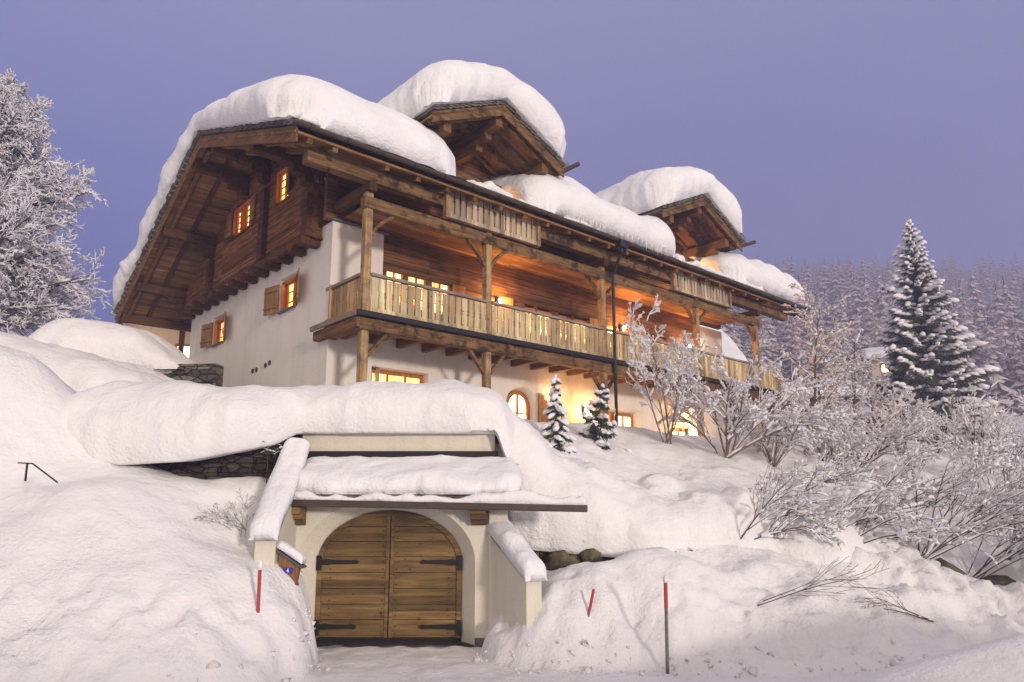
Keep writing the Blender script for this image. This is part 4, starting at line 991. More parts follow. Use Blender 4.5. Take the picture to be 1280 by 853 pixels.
# ================================================================== RETAINING WALLS AND SNOW CUSHIONS
def stone_wall(name, pts, z0, z1, thick, mat, label, seed=0):
    """irregular rubble wall along a path"""
    rnd = random.Random(seed); mb = MB()
    for i in range(len(pts) - 1):
        a, b = Vector((*pts[i], 0)), Vector((*pts[i + 1], 0)); L = (b - a).length; d = (b - a) / L; n = Vector((d.y, -d.x, 0))
        z = z0; 
        while z < z1 - .02:
            h = min(rnd.uniform(.12, .26), z1 - z); x = -rnd.uniform(0, .2)
            while x < L:
                w_ = rnd.uniform(.2, .65); xe = min(x + w_, L); xs_ = max(x, 0); pr = rnd.uniform(0, .07)
                if xe - xs_ > .03:
                    vs = [a + d * xx + n * (thick / 2 * s + (pr if s > 0 else 0)) + Vector((0, 0, zz)) for s in (-1, 1) for xx in (xs_ + .008, xe - .008) for zz in (z + .006, z + h - .006)]
                    mb.add(vs, [(0, 1, 3, 2), (4, 6, 7, 5), (0, 4, 5, 1), (2, 3, 7, 6), (0, 2, 6, 4), (1, 5, 7, 3)])
                x = xe
            z += h
    o = mb.build(name, mat, bevel=.018); tag(o, label, 'wall'); return o
stone_wall('retaining_wall', [(-9.6, 14.30), (-4.42, 14.30)], 2.4, 3.95, .3, 'darkstone', 'dark rubble retaining wall left of the garage under a hanging snow cushion', 1)
stone_wall('stone_wall', [(-12.6, 20.3), (-8.42, 20.0)], 5.2, 6.45, .45, 'stone', 'grey stepped stone wall beside the plaster gable', 2)
stone_wall('retaining_wall', [(0.3, 14.75), (3.2, 15.0), (6.4, 15.5)], 0.4, 1.7, .4, 'rock', 'mossy boulder wall under the snow bank right of the garage', 3)
# the big cushion above garage and left wall
def topC(x, y): return np.interp(x, [-9.6, -9, -8.2, -6.6, -5.6, -4.2, -3.4, -2.4, 0.2, .6], [4.55, 4.75, 4.95, 5.02, 4.95, 5.05, 5.15, 5.2, 5.15, 5.0])
def botC(x, y): return np.interp(x, [-9.6, -8.6, -7.4, -6.2, -5.2, -4.6, -4.3, -.3, -.12, 0.6], [4.0, 3.45, 3.32, 3.38, 3.58, 3.75, 4.0, 4.0, 3.4, 3.2])
pillow('snow_cushion', -9.7, 0.16, 13.05, 18.2, topC, lambda x, y: botC(x, y) + np.clip(y - 14.0, 0, .6) * 1.0 * (x < -4.4), Re=(1.6, 1.5, 1.0, 1.6), over=.16, step=.085, amp=.08, under=.05, seed=41, label='huge overhanging snow cushion above the garage parapet and dark wall', cat='snow', p=2.3,
       y0f=lambda X: np.interp(X, [-10, -9, -5.4, -4.6, -4.2, 1], [13.7, 13.25, 13.2, 13.7, 14.2, 14.2]) + .05 * fbm(X, X * 0, None, 3, 5))
pillow('snow_cushion', -14.2, -9.3, 19.55, 22.3, lambda x, y: np.interp(x, [-14.2, -13.2, -12, -11, -10, -9.3], [7.7, 8.0, 7.85, 7.5, 6.95, 6.5]), lambda x, y: 6.25 + 0 * x, Re=(.8, 1.6, .9, 1.0), over=.2, step=.1, amp=.07, under=.1, seed=42, label='rounded snow cap on the upper stone wall at left', cat='snow')
pillow('snow_cushion', -15.2, -8.1, 16.3, 20.0, lambda x, y: np.interp(x, [-15.2, -12.5, -11.5, -10, -8.9, -8.1], [6.9, 6.75, 6.35, 6.05, 5.6, 5.3]), lambda x, y: np.interp(x, [-15, -12, -10, -8], [5.2, 5.0, 4.7, 4.4]), Re=(.8, 1.2, 1.0, 1.0), over=.2, step=.1, amp=.07, under=.15, seed=43, label='wide sloping snow shelf below the upper stone wall', cat='snow')
# snow bank hanging over the boulder wall on the right
def topE(x, y): return np.interp(x, [-.3, 0.3, .9, 2, 3.7, 5.6, 7.2, 8.5, 9.6], [4.45, 4.2, 3.6, 2.95, 2.76, 2.62, 2.3, 1.9, 1.5]) + np.clip(y - 15.6, 0, 3) * .32
def botE(x, y): return np.interp(x, [0.2, 2, 4.6, 6.5, 8.5, 10.2], [1.75, 1.60, 1.45, .8, .3, -.1]) + np.clip(y - 15.2, 0, 2) * .5
def frontE(x): return np.interp(x, [-.2, .4, 1.5, 3.0, 5.0, 6.3, 8.6], [14.46, 14.3, 14.2, 14.35, 14.6, 14.72, 14.8])
pillow('snow_cushion', -0.27, 10.2, 13.9, 18.4, topE, botE, Re=(.22, 4.6, 1.0, 2.2), over=.12, step=.085, amp=.15, under=.10, seed=44, nfreq=1.3, label='broad snow shelf overhanging the boulders right of the garage', cat='snow', p=2.0,
       y0f=lambda X: frontE(X) + .14 * fbm(X * .8, X * 0, None, 2, 77))
# boulders poking out of the snow
def boulder(x, y, z, r, seed, label):
    v, f = ico(2); v = np.array(v); n = 1 + .42 * fbm(v[:, 0] * 1.3 + seed, v[:, 1] * 1.3, v[:, 2] * 1.3, 3, seed)
    v = v * n[:, None] * np.array([r * 1.15, r * .9, r * .7]); o = npmesh('boulder', v, f, 'rock', None, False); o.location = (x, y, z)
    tag(o, label, 'boulder', 'dark boulders under the snow bank'); return o
def ico(sub):
    import bmesh
    b = bmesh.new(); bmesh.ops.create_icosphere(b, subdivisions=sub, radius=1.0); b.verts.ensure_lookup_table()
    v = [tuple(p.co) for p in b.verts]; f = [tuple(q.index for q in x.verts) for x in b.faces]; b.free(); return v, f
BL = ['leftmost dark boulder by the right wing wall', 'boulder between wing wall and roadside snow pile', 'boulder behind the crest of the snow pile', 'dark boulder at the foot of the arching bush', 'low boulder right of the arching bush', 'boulder in the slope behind the long twigs', 'boulder among the twigs at right', 'rightmost boulder under the snowy twigs']
for i, (x, y, z, r) in enumerate([(0.98, 14.35, 1.45, .30), (1.55, 14.35, 1.50, .27), (3.3, 14.5, 1.50, .28), (4.55, 14.75, 1.42, .33), (5.1, 14.75, 1.28, .36), (6.9, 15.15, 1.25, .30), (9.0, 15.25, 1.1, .34), (10.2, 15.4, .8, .3)]): boulder(x, y, z, r, 50 + i, BL[i])
# little handrail half buried at left
hr = empty('handrail', (-7.6, 11.0, 3.0)); tag(hr, 'thin dark handrail nearly buried in the left snow slope', 'handrail')
mb = MB(); mb.bar((-.06, 0, .20), (.16, 0, .19), .03, .02); mb.build('rail', 'iron', hr)
mb = MB(); mb.tube([(.08, 0, .19), (.08, 0, -.08)], .016, 8); mb.build('rail_post', 'iron', hr)
mb = MB(); mb.tube([(.16, 0, .19), (.52, .1, -.10)], .012, 8); mb.build('rail', 'iron', hr)
# red marker poles
def pole(base, top, red0, red1, caph, label, base_r=.026, cap=True):
    b, t = Vector(base), Vector(top); p = empty('marker_pole', base); tag(p, label, 'marker pole', 'snow marker poles by the drive')
    d = t - b; g = MB(); g.tube([(0, 0, 0) if red0 > 0 else (0, 0, 0), tuple(d * max(red0, .02))], base_r, 10); g.build('pole', 'greypole', p)
    r = MB(); r.tube([tuple(d * red0), tuple(d * red1)], base_r + .003, 10); r.build('red_sleeve', 'red', p)
    if cap:
        c = MB(); k = [0, .3, .7, 1]; c.tube([tuple(d * red1 + Vector((0, 0, caph * q - .01))) for q in k], [base_r * 1.2, base_r * 1.6, base_r * 1.4, .006], 10); o = c.build('snow_tip', 'snow', None, True); o.location = base; tag(o, 'snow tip on the ' + label, 'snow', 'snow tips on the marker poles')
pole((-3.82, 11.05, .9), (-3.83, 11.05, 1.60), .1, 1.0, .16, 'short red marker pole in the left snow bank', .023)
pole((1.17, 12.15, .35), (1.36, 12.15, 1.17), .58, 1.0, .05, 'tilted red and grey marker pole in the right snow pile', .022, False)
pole((2.40, 11.5, -.05), (2.42, 11.5, 1.36), .72, 1.0, .12, 'tall upright marker pole with red top before the snow pile', .027)

# ================================================================== VEGETATION
def grow(rnd, p, d, L, r, lvl, spec, out, seg=5):
    """recursive branch: out collects (P0,P1,r0,r1,lvl)"""
    s = spec[lvl]; n = max(2, int(seg * (1 if lvl == 0 else .8))); pos = Vector(p); dr = Vector(d).normalized(); step = L / n
    nodes = []
    for i in range(n):
        k = i / n
        dr = (dr + Vector((rnd.gauss(0, s['wig']), rnd.gauss(0, s['wig']), rnd.gauss(0, s['wig']) + s['bend'] * (k + .3))) ).normalized()
        q = pos + dr * step; ra, rb = r * (1 - .75 * k), r * (1 - .75 * (k + 1 / n))
        out.append((tuple(pos), tuple(q), ra, rb, lvl)); nodes.append((pos.copy(), q.copy(), dr.copy(), ra)); pos = q
    if lvl + 1 < len(spec):
        c = spec[lvl + 1]; m = c['n'] if isinstance(c['n'], int) else rnd.randint(*c['n'])
        for j in range(m):
            t = c['from'] + (1 - c['from']) * (j + rnd.random()) / m; i = min(int(t * n), n - 1); a, b, dd, ra = nodes[i]; f = t * n - i
            base = a.lerp(b, min(max(f, 0), 1))
            az = rnd.uniform(0, 2 * math.pi); ort = dd.orthogonal().normalized(); ort.rotate(Matrix.Rotation(az, 3, dd))
            nd_ = (dd * math.cos(c['ang']) + ort * math.sin(c['ang']) + Vector((0, 0, c.get('up', 0)))).normalized()
            grow(rnd, base, nd_, L * c['len'] * (1.15 - .6 * t) * rnd.uniform(.7, 1.2), ra * c['rad'], lvl + 1, spec, out, seg)
def segs_np(out):
    A = np.array([o[0] for o in out]); B = np.array([o[1] for o in out]); r0 = np.array([o[2] for o in out]); r1 = np.array([o[3] for o in out]); lv = np.array([o[4] for o in out]); return A, B, r0, r1, lv
def snow_on(A, B, r0, r1, rng, thick=0.03, prob=.8, wmul=1.0):
    """snow lying on the upper side of twigs: lumps of uneven length and height"""
    d = B - A; L = np.linalg.norm(d, axis=1) + 1e-9; hor = np.sqrt(np.clip(1 - (d[:, 2] / L) ** 2, 0, 1))
    k = (rng.random(len(A)) < prob * np.clip(hor * 1.4, .12, 1)); A, B, r0, r1, hor, L = A[k], B[k], r0[k], r1[k], hor[k], L[k]; n = len(A)
    th = thick * np.clip(rng.lognormal(-.7, .6, n), .2, 1.7) * (.3 + .7 * hor)
    f0 = rng.uniform(-.05, .12, n)[:, None]; f1 = rng.uniform(.85, 1.05, n)[:, None]; P, Q = A + (B - A) * f0, A + (B - A) * f1; Mi = (P + Q) / 2
    off = np.zeros_like(P); off[:, 2] = r0 + th * .3; om = off.copy(); om[:, 2] += th * .35
    ra = np.maximum(r0, th) * wmul
    return merge([sticks(P + off, Mi + om, ra * .55, ra, 4), sticks(Mi + om, Q + off, ra, ra * .5, 4)])
def shrub(name, label, cat, x, y, h, spec, stems, lean=(0, 0), spread=.5, r=.02, seed=0, thick=.03, prob=.8, bark='bark', group=None, z=None, r0min=.004, sink=.1, frost=0):
    rnd = random.Random(seed); rng = np.random.default_rng(seed); out = []
    z = hz(x, y) - sink if z is None else z
    for i in range(stems):
        az = rnd.uniform(0, 2 * math.pi); s = spread * rnd.uniform(.3, 1)
        d = (math.cos(az) * s + lean[0], math.sin(az) * s + lean[1], 1)
        grow(rnd, (rnd.uniform(-.12, .12), rnd.uniform(-.12, .12), 0), d, h * rnd.uniform(.7, 1.1), r * rnd.uniform(.7, 1.2), 0, spec, out)
    A, B, a, b, lv = segs_np(out); a = np.maximum(a, r0min); b = np.maximum(b, r0min * .7)
    root = empty(name, (x, y, z)); tag(root, label, cat, group)
    k = lv <= (1 if frost else 9)
    npmesh('branches', *sticks(A[k], B[k], a[k], b[k], 4), bark, root, True)
    if frost:
        if (~k).any(): npmesh('frosted_twigs', *sticks(A[~k], B[~k], a[~k] * frost, b[~k] * frost, 3), 'snow_twig', root, True)
    elif (~k).any(): npmesh('twigs', *sticks(A[~k], B[~k], a[~k], b[~k], 3), bark, root, True)
    npmesh('snow_cover', *snow_on(A, B, a, b, rng, thick, prob), 'snow_twig', root, True)
    return root
def copyt(o, loc, rz, sc, label=None):
    c = o.copy(); COL.objects.link(c); c.location = loc; c.rotation_euler = (0, 0, rz); c.scale = (sc, sc, sc)
    if label: c['label'] = label
    for ch in o.children:
        d = ch.copy(); COL.objects.link(d); d.parent = c
    return c
UP = [dict(wig=.06, bend=.02), dict(n=(6, 9), ang=.7, len=.42, rad=.6, wig=.10, bend=.05, up=.2, **{'from': .2}), dict(n=(4, 6), ang=.7, len=.42, rad=.6, wig=.12, bend=.03, up=.1, **{'from': .15}), dict(n=(2, 3), ang=.6, len=.5, rad=.7, wig=.12, bend=0, **{'from': .2})]
ARCH = [dict(wig=.05, bend=-.13), dict(n=(6, 9), ang=.5, len=.55, rad=.55, wig=.07, bend=-.08, **{'from': .25}), dict(n=(3, 5), ang=.55, len=.45, rad=.6, wig=.09, bend=-.04, **{'from': .2}), dict(n=(0, 2), ang=.5, len=.5, rad=.7, wig=.1, bend=-.02, **{'from': .2})]
SPARSE = [dict(wig=.045, bend=-.10), dict(n=(5, 7), ang=.45, len=.55, rad=.5, wig=.06, bend=-.05, **{'from': .3}), dict(n=(2, 3), ang=.5, len=.5, rad=.6, wig=.07, bend=-.02, **{'from': .2})]
GS = 'snow-laden bushes on the slope below the chalet'
# saplings and bushes right before the balcony
shrub('bush', 'tall leafless bush with snow clumps before the balcony right of the downpipe', 'bush', 4.3, 19.6, 3.3, UP, 7, spread=.55, r=.025, seed=1, thick=.055, prob=.85, bark='bark_warm', group=GS, frost=2.0)
shrub('bush', 'spreading snow-laden bush under the right half of the balcony', 'bush', 5.9, 19.4, 2.9, ARCH, 10, lean=(.35, 0), spread=1.1, r=.035, seed=2, thick=.06, prob=.85, bark='bark_warm', group=GS, frost=2.0)
shrub('bush', 'dense frosted bush just left of the leaning twigs on the bank crest', 'bush', 7.4, 20.2, 2.3, ARCH, 9, lean=(.2, -.1), spread=1.0, r=.03, seed=3, thick=.055, prob=.85, bark='bark_warm', group=GS, frost=2.0)
shrub('bush', 'frosted bush in front of the last balcony post', 'bush', 9.6, 22.0, 2.5, UP, 8, spread=.9, r=.03, seed=4, thick=.055, prob=.85, bark='bark_warm', group=GS, frost=2.0)
shrub('bush', 'wide white bush between the balcony end and the small bare trees', 'bush', 11.8, 24.0, 2.4, ARCH, 10, spread=1.2, r=.03, seed=5, thick=.045, prob=.8, group=GS, frost=2.0)
shrub('bush', 'low snow-heaped bush in the middle of the slope', 'bush', 9.7, 21.2, 1.5, ARCH, 7, lean=(.3, -.1), spread=1.1, r=.022, seed=6, thick=.055, prob=.85, group=GS, frost=2.0)
shrub('bush', 'rounded frosted bush left of the big spruce', 'bush', 14.2, 26.0, 2.2, UP, 9, spread=1.0, r=.02, seed=7, thick=.04, prob=.85, group=GS, frost=2.0)
shrub('bush', 'rounded frosted bush at the foot of the big spruce', 'bush', 17.4, 29.0, 2.3, UP, 10, spread=1.0, r=.02, seed=8, thick=.04, prob=.85, group=GS, frost=2.0)
shrub('bush', 'upright twiggy bush right of the spruce foot', 'bush', 15.8, 23.6, 2.6, UP, 8, spread=.7, r=.02, seed=9, thick=.03, prob=.8, group=GS, frost=2.0)
shrub('bush', 'fan of bare upright twigs at the right picture edge', 'bush', 15.4, 20.6, 2.5, UP, 7, lean=(.2, 0), spread=.7, r=.018, seed=10, thick=.028, prob=.7, group=GS, frost=2.0)
shrub('bush', 'small bush behind the fan of twigs at right', 'bush', 19.6, 26.5, 2.6, UP, 9, spread=.8, r=.02, seed=11, thick=.035, prob=.9, group=GS, frost=2.0)
# long arching twigs hanging over the bank
GA_ = 'long arching bare bushes leaning out of the bank'
for k, (x, y, h, lx, n, sd, lb) in enumerate([(4.6, 14.9, 2.4, 1.3, 11, 21, 'arching bush leaning right out of the dark boulders'), (6.8, 15.3, 2.6, 1.2, 9, 22, 'arching twigs over the bare patch in the middle of the bank'),
        (8.6, 15.2, 3.0, .9, 12, 23, 'thick clump of leaning stems with snow on top, right of the middle'), (10.2, 14.6, 2.2, 1.1, 10, 24, 'low leaning bush at the right foot of the bank'),
        (10.9, 16.0, 2.6, .9, 10, 25, 'arching twigs near the right picture edge'), (7.0, 17.6, 2.2, 1.2, 8, 26, 'slender twigs arching over the middle snow slope'), (12.2, 17.5, 2.8, .4, 10, 27, 'leaning bush on the far right slope'), (5.9, 15.2, 3.0, 1.6, 9, 28, 'long thin stems sweeping right across the bank below the shelf'), (8.4, 17.2, 2.2, 1.2, 7, 29, 'tangle of long stems in the middle of the right bank'), (9.8, 15.6, 2.7, 1.0, 8, 30, 'tall tangle of snow-dusted stems behind the thick clump'), (11.2, 14.6, 2.2, 1.3, 11, 35, 'low sweeping stems at the right picture edge'), (12.6, 19.4, 3.0, .5, 6, 37, 'upright tangle of stems on the upper right slope')]):
    shrub('arching_bush', lb, 'bush', x, y, h, (ARCH if k in (0, 2) else SPARSE), max(6, n - 2), lean=(lx, -.15), spread=.95, r=.019, seed=sd, thick=.045, prob=.75, group=GA_, bark='bark')
for k, (x, y, h, lx, lb) in enumerate([(4.3, 12.8, 1.8, 3.0, 'single thin twig lying across the snow pile'), (7.4, 13.1, 1.5, -2.4, 'thin twig reaching left over the snow at the bank foot')]):
    shrub('fallen_twig', lb, 'twig', x, y, h, SPARSE, 2, lean=(lx, 0), spread=.3, r=.012, seed=60 + k, thick=.012, prob=.3, sink=.02)
shrub('dry_weed', 'dry snow-dusted weed stalks beside the left wing wall', 'weed', -4.75, 12.75, .7, ARCH, 6, lean=(-.2, 0), spread=1.0, r=.006, seed=70, thick=.012, prob=.5, r0min=.002)
# drooping weed under the cushion, before the dark wall
shrub('dry_weed', 'drooping dried weed hanging before the dark wall left of the garage', 'weed', -4.62, 13.62, .95, [dict(wig=.03, bend=.0), dict(n=8, ang=1.1, len=.6, rad=.7, wig=.05, bend=-.25, **{'from': .85})], 2, spread=.1, r=.012, seed=71, thick=.015, prob=.7, r0min=.004)

# small bare frosted trees on the right
TR = [dict(wig=.03, bend=.01), dict(n=(16, 20), ang=1.0, len=.42, rad=.45, wig=.07, bend=.02, up=.25, **{'from': .18}), dict(n=(6, 8), ang=.75, len=.4, rad=.55, wig=.1, bend=.0, **{'from': .15}), dict(n=(3, 4), ang=.7, len=.45, rad=.7, wig=.12, bend=0, **{'from': .15})]
GT = 'small frosted trees between the chalet and the spruce'
for k, (x, y, h, sd, lb) in enumerate([(11.4, 26.5, 5.6, 31, 'small frosted tree just right of the balcony end'), (15.5, 32.0, 5.0, 32, 'small frosted tree with drooping white boughs left of the spruce'), (13.0, 29.5, 4.2, 33, 'slender frosted tree behind the balcony corner'), (18.6, 36.0, 4.2, 34, 'small frosted tree before the hotel lights')]):
    rnd = random.Random(sd); rng = np.random.default_rng(sd); out = []; grow(rnd, (0, 0, 0), (0.03, 0, 1), h, .07, 0, TR, out, 8)
    A, B, a, b, lv = segs_np(out); a = np.maximum(a, .007); b = np.maximum(b, .005); z = hz(x, y) - .1
    t = empty('frosted_tree', (x, y, z)); tag(t, lb, 'tree', GT); k0 = lv <= 1
    npmesh('trunk', *sticks(A[lv == 0], B[lv == 0], a[lv == 0], b[lv == 0], 6), 'bark', t); npmesh('branches', *sticks(A[lv > 0], B[lv > 0], a[lv > 0], b[lv > 0], 3), 'bark', t)
    npmesh('crown', *snow_on(A, B, a, b, rng, .05, .95), 'snow_twig', t)

# big frosted larch at the left edge
def big_frosted(x, y, H_, Rw, seed, label):
    rnd = random.Random(seed); rng = np.random.default_rng(seed); root = empty('frosted_larch', (x, y, hz(x, y) - .3)); tag(root, label, 'tree')
    mb = MB(); mb.tube([(0, 0, 0), (.1, 0, H_ * .4), (0, .1, H_ * .75), (0, 0, H_)], [.34, .24, .12, .02], 10); mb.build('trunk', 'bark', root, True)
    L1, out = [], []
    spec = [dict(wig=.05, bend=.02), dict(n=(9, 12), ang=.75, len=.42, rad=.5, wig=.10, bend=.0, up=-.05, **{'from': .12}), dict(n=(5, 7), ang=.7, len=.42, rad=.6, wig=.14, bend=.0, **{'from': .1}), dict(n=(2, 4), ang=.7, len=.55, rad=.8, wig=.16, bend=0, **{'from': .1})]
    n = 290
    for i in range(n):
        t = (i + rnd.random()) / n; z = H_ * (.14 + .85 * t); prof = (1 - t) ** .75 * (.55 + .45 * min(1, t * 4)) ; L = Rw * (prof + .05) * rnd.uniform(.75, 1.12)
        az = rnd.uniform(0, 2 * math.pi); up = .10 + .75 * t
        grow(rnd, (0, 0, z), (math.cos(az), math.sin(az), up), L, .05 + .05 * (1 - t), 0, spec, out, 6)
    A, B, a, b, lv = segs_np(out); a = np.maximum(a, .011); b = np.maximum(b, .008)
    k = lv <= 1; npmesh('limbs', *sticks(A[k], B[k], a[k], b[k], 4), 'bark', root)
    v1 = sticks(A[~k], B[~k], a[~k] * 3.0, b[~k] * 2.6, 3); npmesh('twigs', *v1, 'snow_twig', root)
    v2 = snow_on(A[k], B[k], a[k], b[k], rng, .07, .9); npmesh('snow_cover', *v2, 'snow_twig', root)
    return root
big_frosted(-25.8, 32.0, 15.2, 6.9, 81, 'tall frost-white larch at the left picture edge')

# spruces
def spruce(name, label, cat, x, y, H_, Rw, seed, tiers, per, z=None, group=None, snowy=1.0, drop=.28, pad=1.0, low=.05):
    rnd = random.Random(seed); rng = np.random.default_rng(seed); z = hz(x, y) - .2 if z is None else z
    root = empty(name, (x, y, z)); tag(root, label, cat, group)
    mb = MB(); mb.tube([(0, 0, 0), (0, 0, H_ * .5), (0, 0, H_)], [.02 * H_, .012 * H_, .004], 8); mb.build('trunk', 'bark', root, True)
    NA, NB, NR0, NR1 = [], [], [], []; iv, if_ = ico(1); iv = np.array(iv); if_ = np.array(if_); SV, SF_ = [], []; so_ = 0
    n = tiers * per
    for i in range(n):
        t = (i + rnd.random()) / n; t = t ** 1.15; zz = H_ * (low + (.985 - low) * t); rad = Rw * ((1 - t) ** .85 + .012)
        az = i * 2.39996 + rnd.uniform(-.35, .35); lob = 1 + .16 * math.sin(3 * az + 9 * t) + .10 * math.sin(7 * t * 6.3 + az)
        L = rad * lob * rnd.uniform(.68, 1.12)
        if L < .06: L = .06
        dx, dy = math.cos(az), math.sin(az); m = max(3, int(L / (.20 * pad))); prev = np.array([0, 0, zz]); dr = drop * rnd.uniform(.6, 1.6) + (.25 * (1 - t)) - .35 * max(0, t - .8)
        for q in range(m):
            f = (q + 1) / m; p = np.array([dx * L * f, dy * L * f, zz - dr * L * f + .30 * L * f ** 3])
            w_ = (.26 * L * (1 - f) ** .55 + .09 * rad + .04) * (.45 + .55 * min(1, f * 3))
            NA.append(prev); NB.append(p); NR0.append(.02 * L * (1.2 - f) + .006); NR1.append(.015 * L * (1.1 - f) + .004)
            for sgn in (-1, 1):
                for j_ in range(5):
                    s0 = prev + (p - prev) * ((j_ + rnd.random()) / 5); an = az + sgn * rnd.uniform(.4, 1.2); ln = w_ * rnd.uniform(.5, 1.25)
                    e = s0 + np.array([math.cos(an) * ln, math.sin(an) * ln, -ln * rnd.uniform(.15, .9)])
                    NA.append(s0); NB.append(e); NR0.append(.02 + .075 * w_); NR1.append(.008)
            for j_ in range(3):
                s0 = prev + (p - prev) * rnd.random(); ln = w_ * rnd.uniform(.5, 1.1); NA.append(s0); NB.append(s0 + np.array([rnd.uniform(-.1, .1), rnd.uniform(-.1, .1), -ln])); NR0.append(.018 + .06 * w_); NR1.append(.006)
            if f > .3 and rnd.random() < snowy * (.30 + .55 * f):
                sc = np.array([.17 * pad * L ** .35 * rnd.uniform(.7, 1.6) * .9, w_ * .50 * rnd.uniform(.5, 1.2) + .03, (.055 + .03 * L ** .5) * pad * rnd.uniform(.6, 1.4)])
                vv = iv * (1 + .20 * rng.standard_normal((len(iv), 1))) * sc; vv[:, 2] -= dr * .5 * vv[:, 0]
                vv = np.stack([vv[:, 0] * dx - vv[:, 1] * dy, vv[:, 0] * dy + vv[:, 1] * dx, vv[:, 2]], -1) + p + np.array([0, 0, sc[2] * .45 + .03])
                SV.append(vv); SF_.append(if_ + so_); so_ += len(iv)
            prev = p
    npmesh('crown', *sticks(NA, NB, NR0, NR1, 3), 'needle', root, False)
    npmesh('snow_cover', np.concatenate(SV), np.concatenate(SF_), 'snow_twig', root, True)
    return root
spruce('spruce', 'tall dark green spruce loaded with snow pads, standing right of the chalet', 'tree', 25.0, 42.0, 14.2, 3.7, 91, 40, 8, drop=.26, snowy=1.8, pad=1.35)
spruce('small_conifer', 'little conifer bent under snow, left of the two by the arched window', 'conifer', 1.03, 16.3, 2.0, .42, 92, 9, 4, group='little conifers before the ground floor', snowy=1.5, drop=.55, z=3.45, pad=1.05, low=.1)
spruce('small_conifer', 'little snowy conifer with spreading boughs before the ground floor door', 'conifer', 2.1, 18.0, 1.6, .85, 93, 4, 5, group='little conifers before the ground floor', snowy=1.4, drop=.2, pad=.8)

bpy.data.objects['small_conifer.001'].rotation_euler = (R(4), R(9), 0)

# ================================================================== FAR FOREST
def conifer_lowpoly(seed, tiers=13, per=9):
    rnd = random.Random(seed); V, F = [], []
    for i in range(tiers):
        t = i / tiers; z = .06 + .92 * t; rad = .20 * (1 - t) ** .85 + .008
        for k in range(per):
            az = 2 * math.pi * (k + rnd.random()) / per; L = rad * rnd.uniform(.6, 1.25); w_ = .28 + .1 * rnd.random(); h = .075 * (1.1 - .5 * t)
            c, s_ = math.cos(az), math.sin(az); px, py = -s_, c; z0 = z + rnd.uniform(-.02, .02); dz = L * rnd.uniform(.35, .8); o = len(V); q = L * w_
            V += [(c * L * .12, s_ * L * .12, z0 + .015), (c * L * .6 + px * q, s_ * L * .6 + py * q, z0 - dz * .55 - .01), (c * L, s_ * L, z0 - dz), (c * L * .6 - px * q, s_ * L * .6 - py * q, z0 - dz * .55 - .01), (c * L * .6, s_ * L * .6, z0 - dz * .45 + .004)]
            F += [(o, o + 1, o + 4), (o + 4, o + 1, o + 2), (o, o + 4, o + 3), (o + 4, o + 2, o + 3)]
    V += [(0, 0, 1.02), (.006, 0, .9), (-.006, .004, .9)]; o = len(V) - 3; F.append((o, o + 1, o + 2))
    return np.array(V), np.array(F)
VAR = [conifer_lowpoly(s) for s in range(6)]
rngf = np.random.default_rng(5); cand = []
d = 72.0
N = 24000
dd = np.sqrt(rngf.uniform(100.0 ** 2, 680.0 ** 2, N)); aa = rngf.uniform(R(2), R(46), N)
dd2 = rngf.uniform(100, 200, 700); aa2 = rngf.uniform(R(14), R(42), 700)
fx = np.r_[dd * np.sin(aa), dd2 * np.sin(aa2)]; fy = np.r_[dd * np.cos(aa), dd2 * np.cos(aa2)]
edge_d = 112 + 12 * fbm(fx / 25, fy / 25, None, 2, 3); k = np.hypot(fx, fy) > edge_d; fx, fy = fx[k], fy[k]
dens = fbm(fx / 40, fy / 40, None, 3, 13) > -.75; fx, fy = fx[dens], fy[dens]
# thin: one tree per cell, so no two trunks coincide
cell = {}; keep = []
for i in range(len(fx)):
    g = 2.9 + .009 * math.hypot(fx[i], fy[i]); key = (int(fx[i] / g), int(fy[i] / g))
    if key in cell: continue
    cell[key] = 1; keep.append(i)
fx, fy = fx[keep], fy[keep]; fz = height(fx, fy, False); fd = np.hypot(fx, fy); order = np.argsort(fd)
fx, fy, fz, fd = fx[order], fy[order], fz[order], fd[order]
NI = 60
meshes = []
for i, (v, f) in enumerate(VAR):
    o = npmesh('forest_conifer', v, f, 'forest', None, False); meshes.append(o.data); bpy.data.objects.remove(o)
for i in range(NI):
    o = bpy.data.objects.new('forest_conifer', meshes[i % 6]); COL.objects.link(o); h = rngf.uniform(11, 17)
    o.location = (fx[i], fy[i], fz[i] - .3); o.scale = (h * 1.1, h * 1.1, h); o.rotation_euler = (0, 0, rngf.uniform(0, 6.28))
    tag(o, 'tall frosted conifer at the near edge of the hillside forest', 'tree', 'frosted conifers along the forest edge')
vs, fs, off = [], [], 0
for i in range(NI, len(fx)):
    v, f = VAR[i % 6]; h = 13.5 * np.clip(rngf.lognormal(0, .28), .45, 1.6); a = rngf.uniform(0, 6.28); c, s_ = math.cos(a) * h * 1.1, math.sin(a) * h * 1.1
    vs.append(np.stack([v[:, 0] * c - v[:, 1] * s_ + fx[i], v[:, 0] * s_ + v[:, 1] * c + fy[i], v[:, 2] * h + fz[i] - .3], -1)); fs.append(f + off); off += len(v)
forest = npmesh('forest', np.concatenate(vs), np.concatenate(fs), 'forest', None, False); tag(forest, 'frosted conifer forest covering the misty hillside', 'forest', None, 'stuff')
print('trees', len(fx))

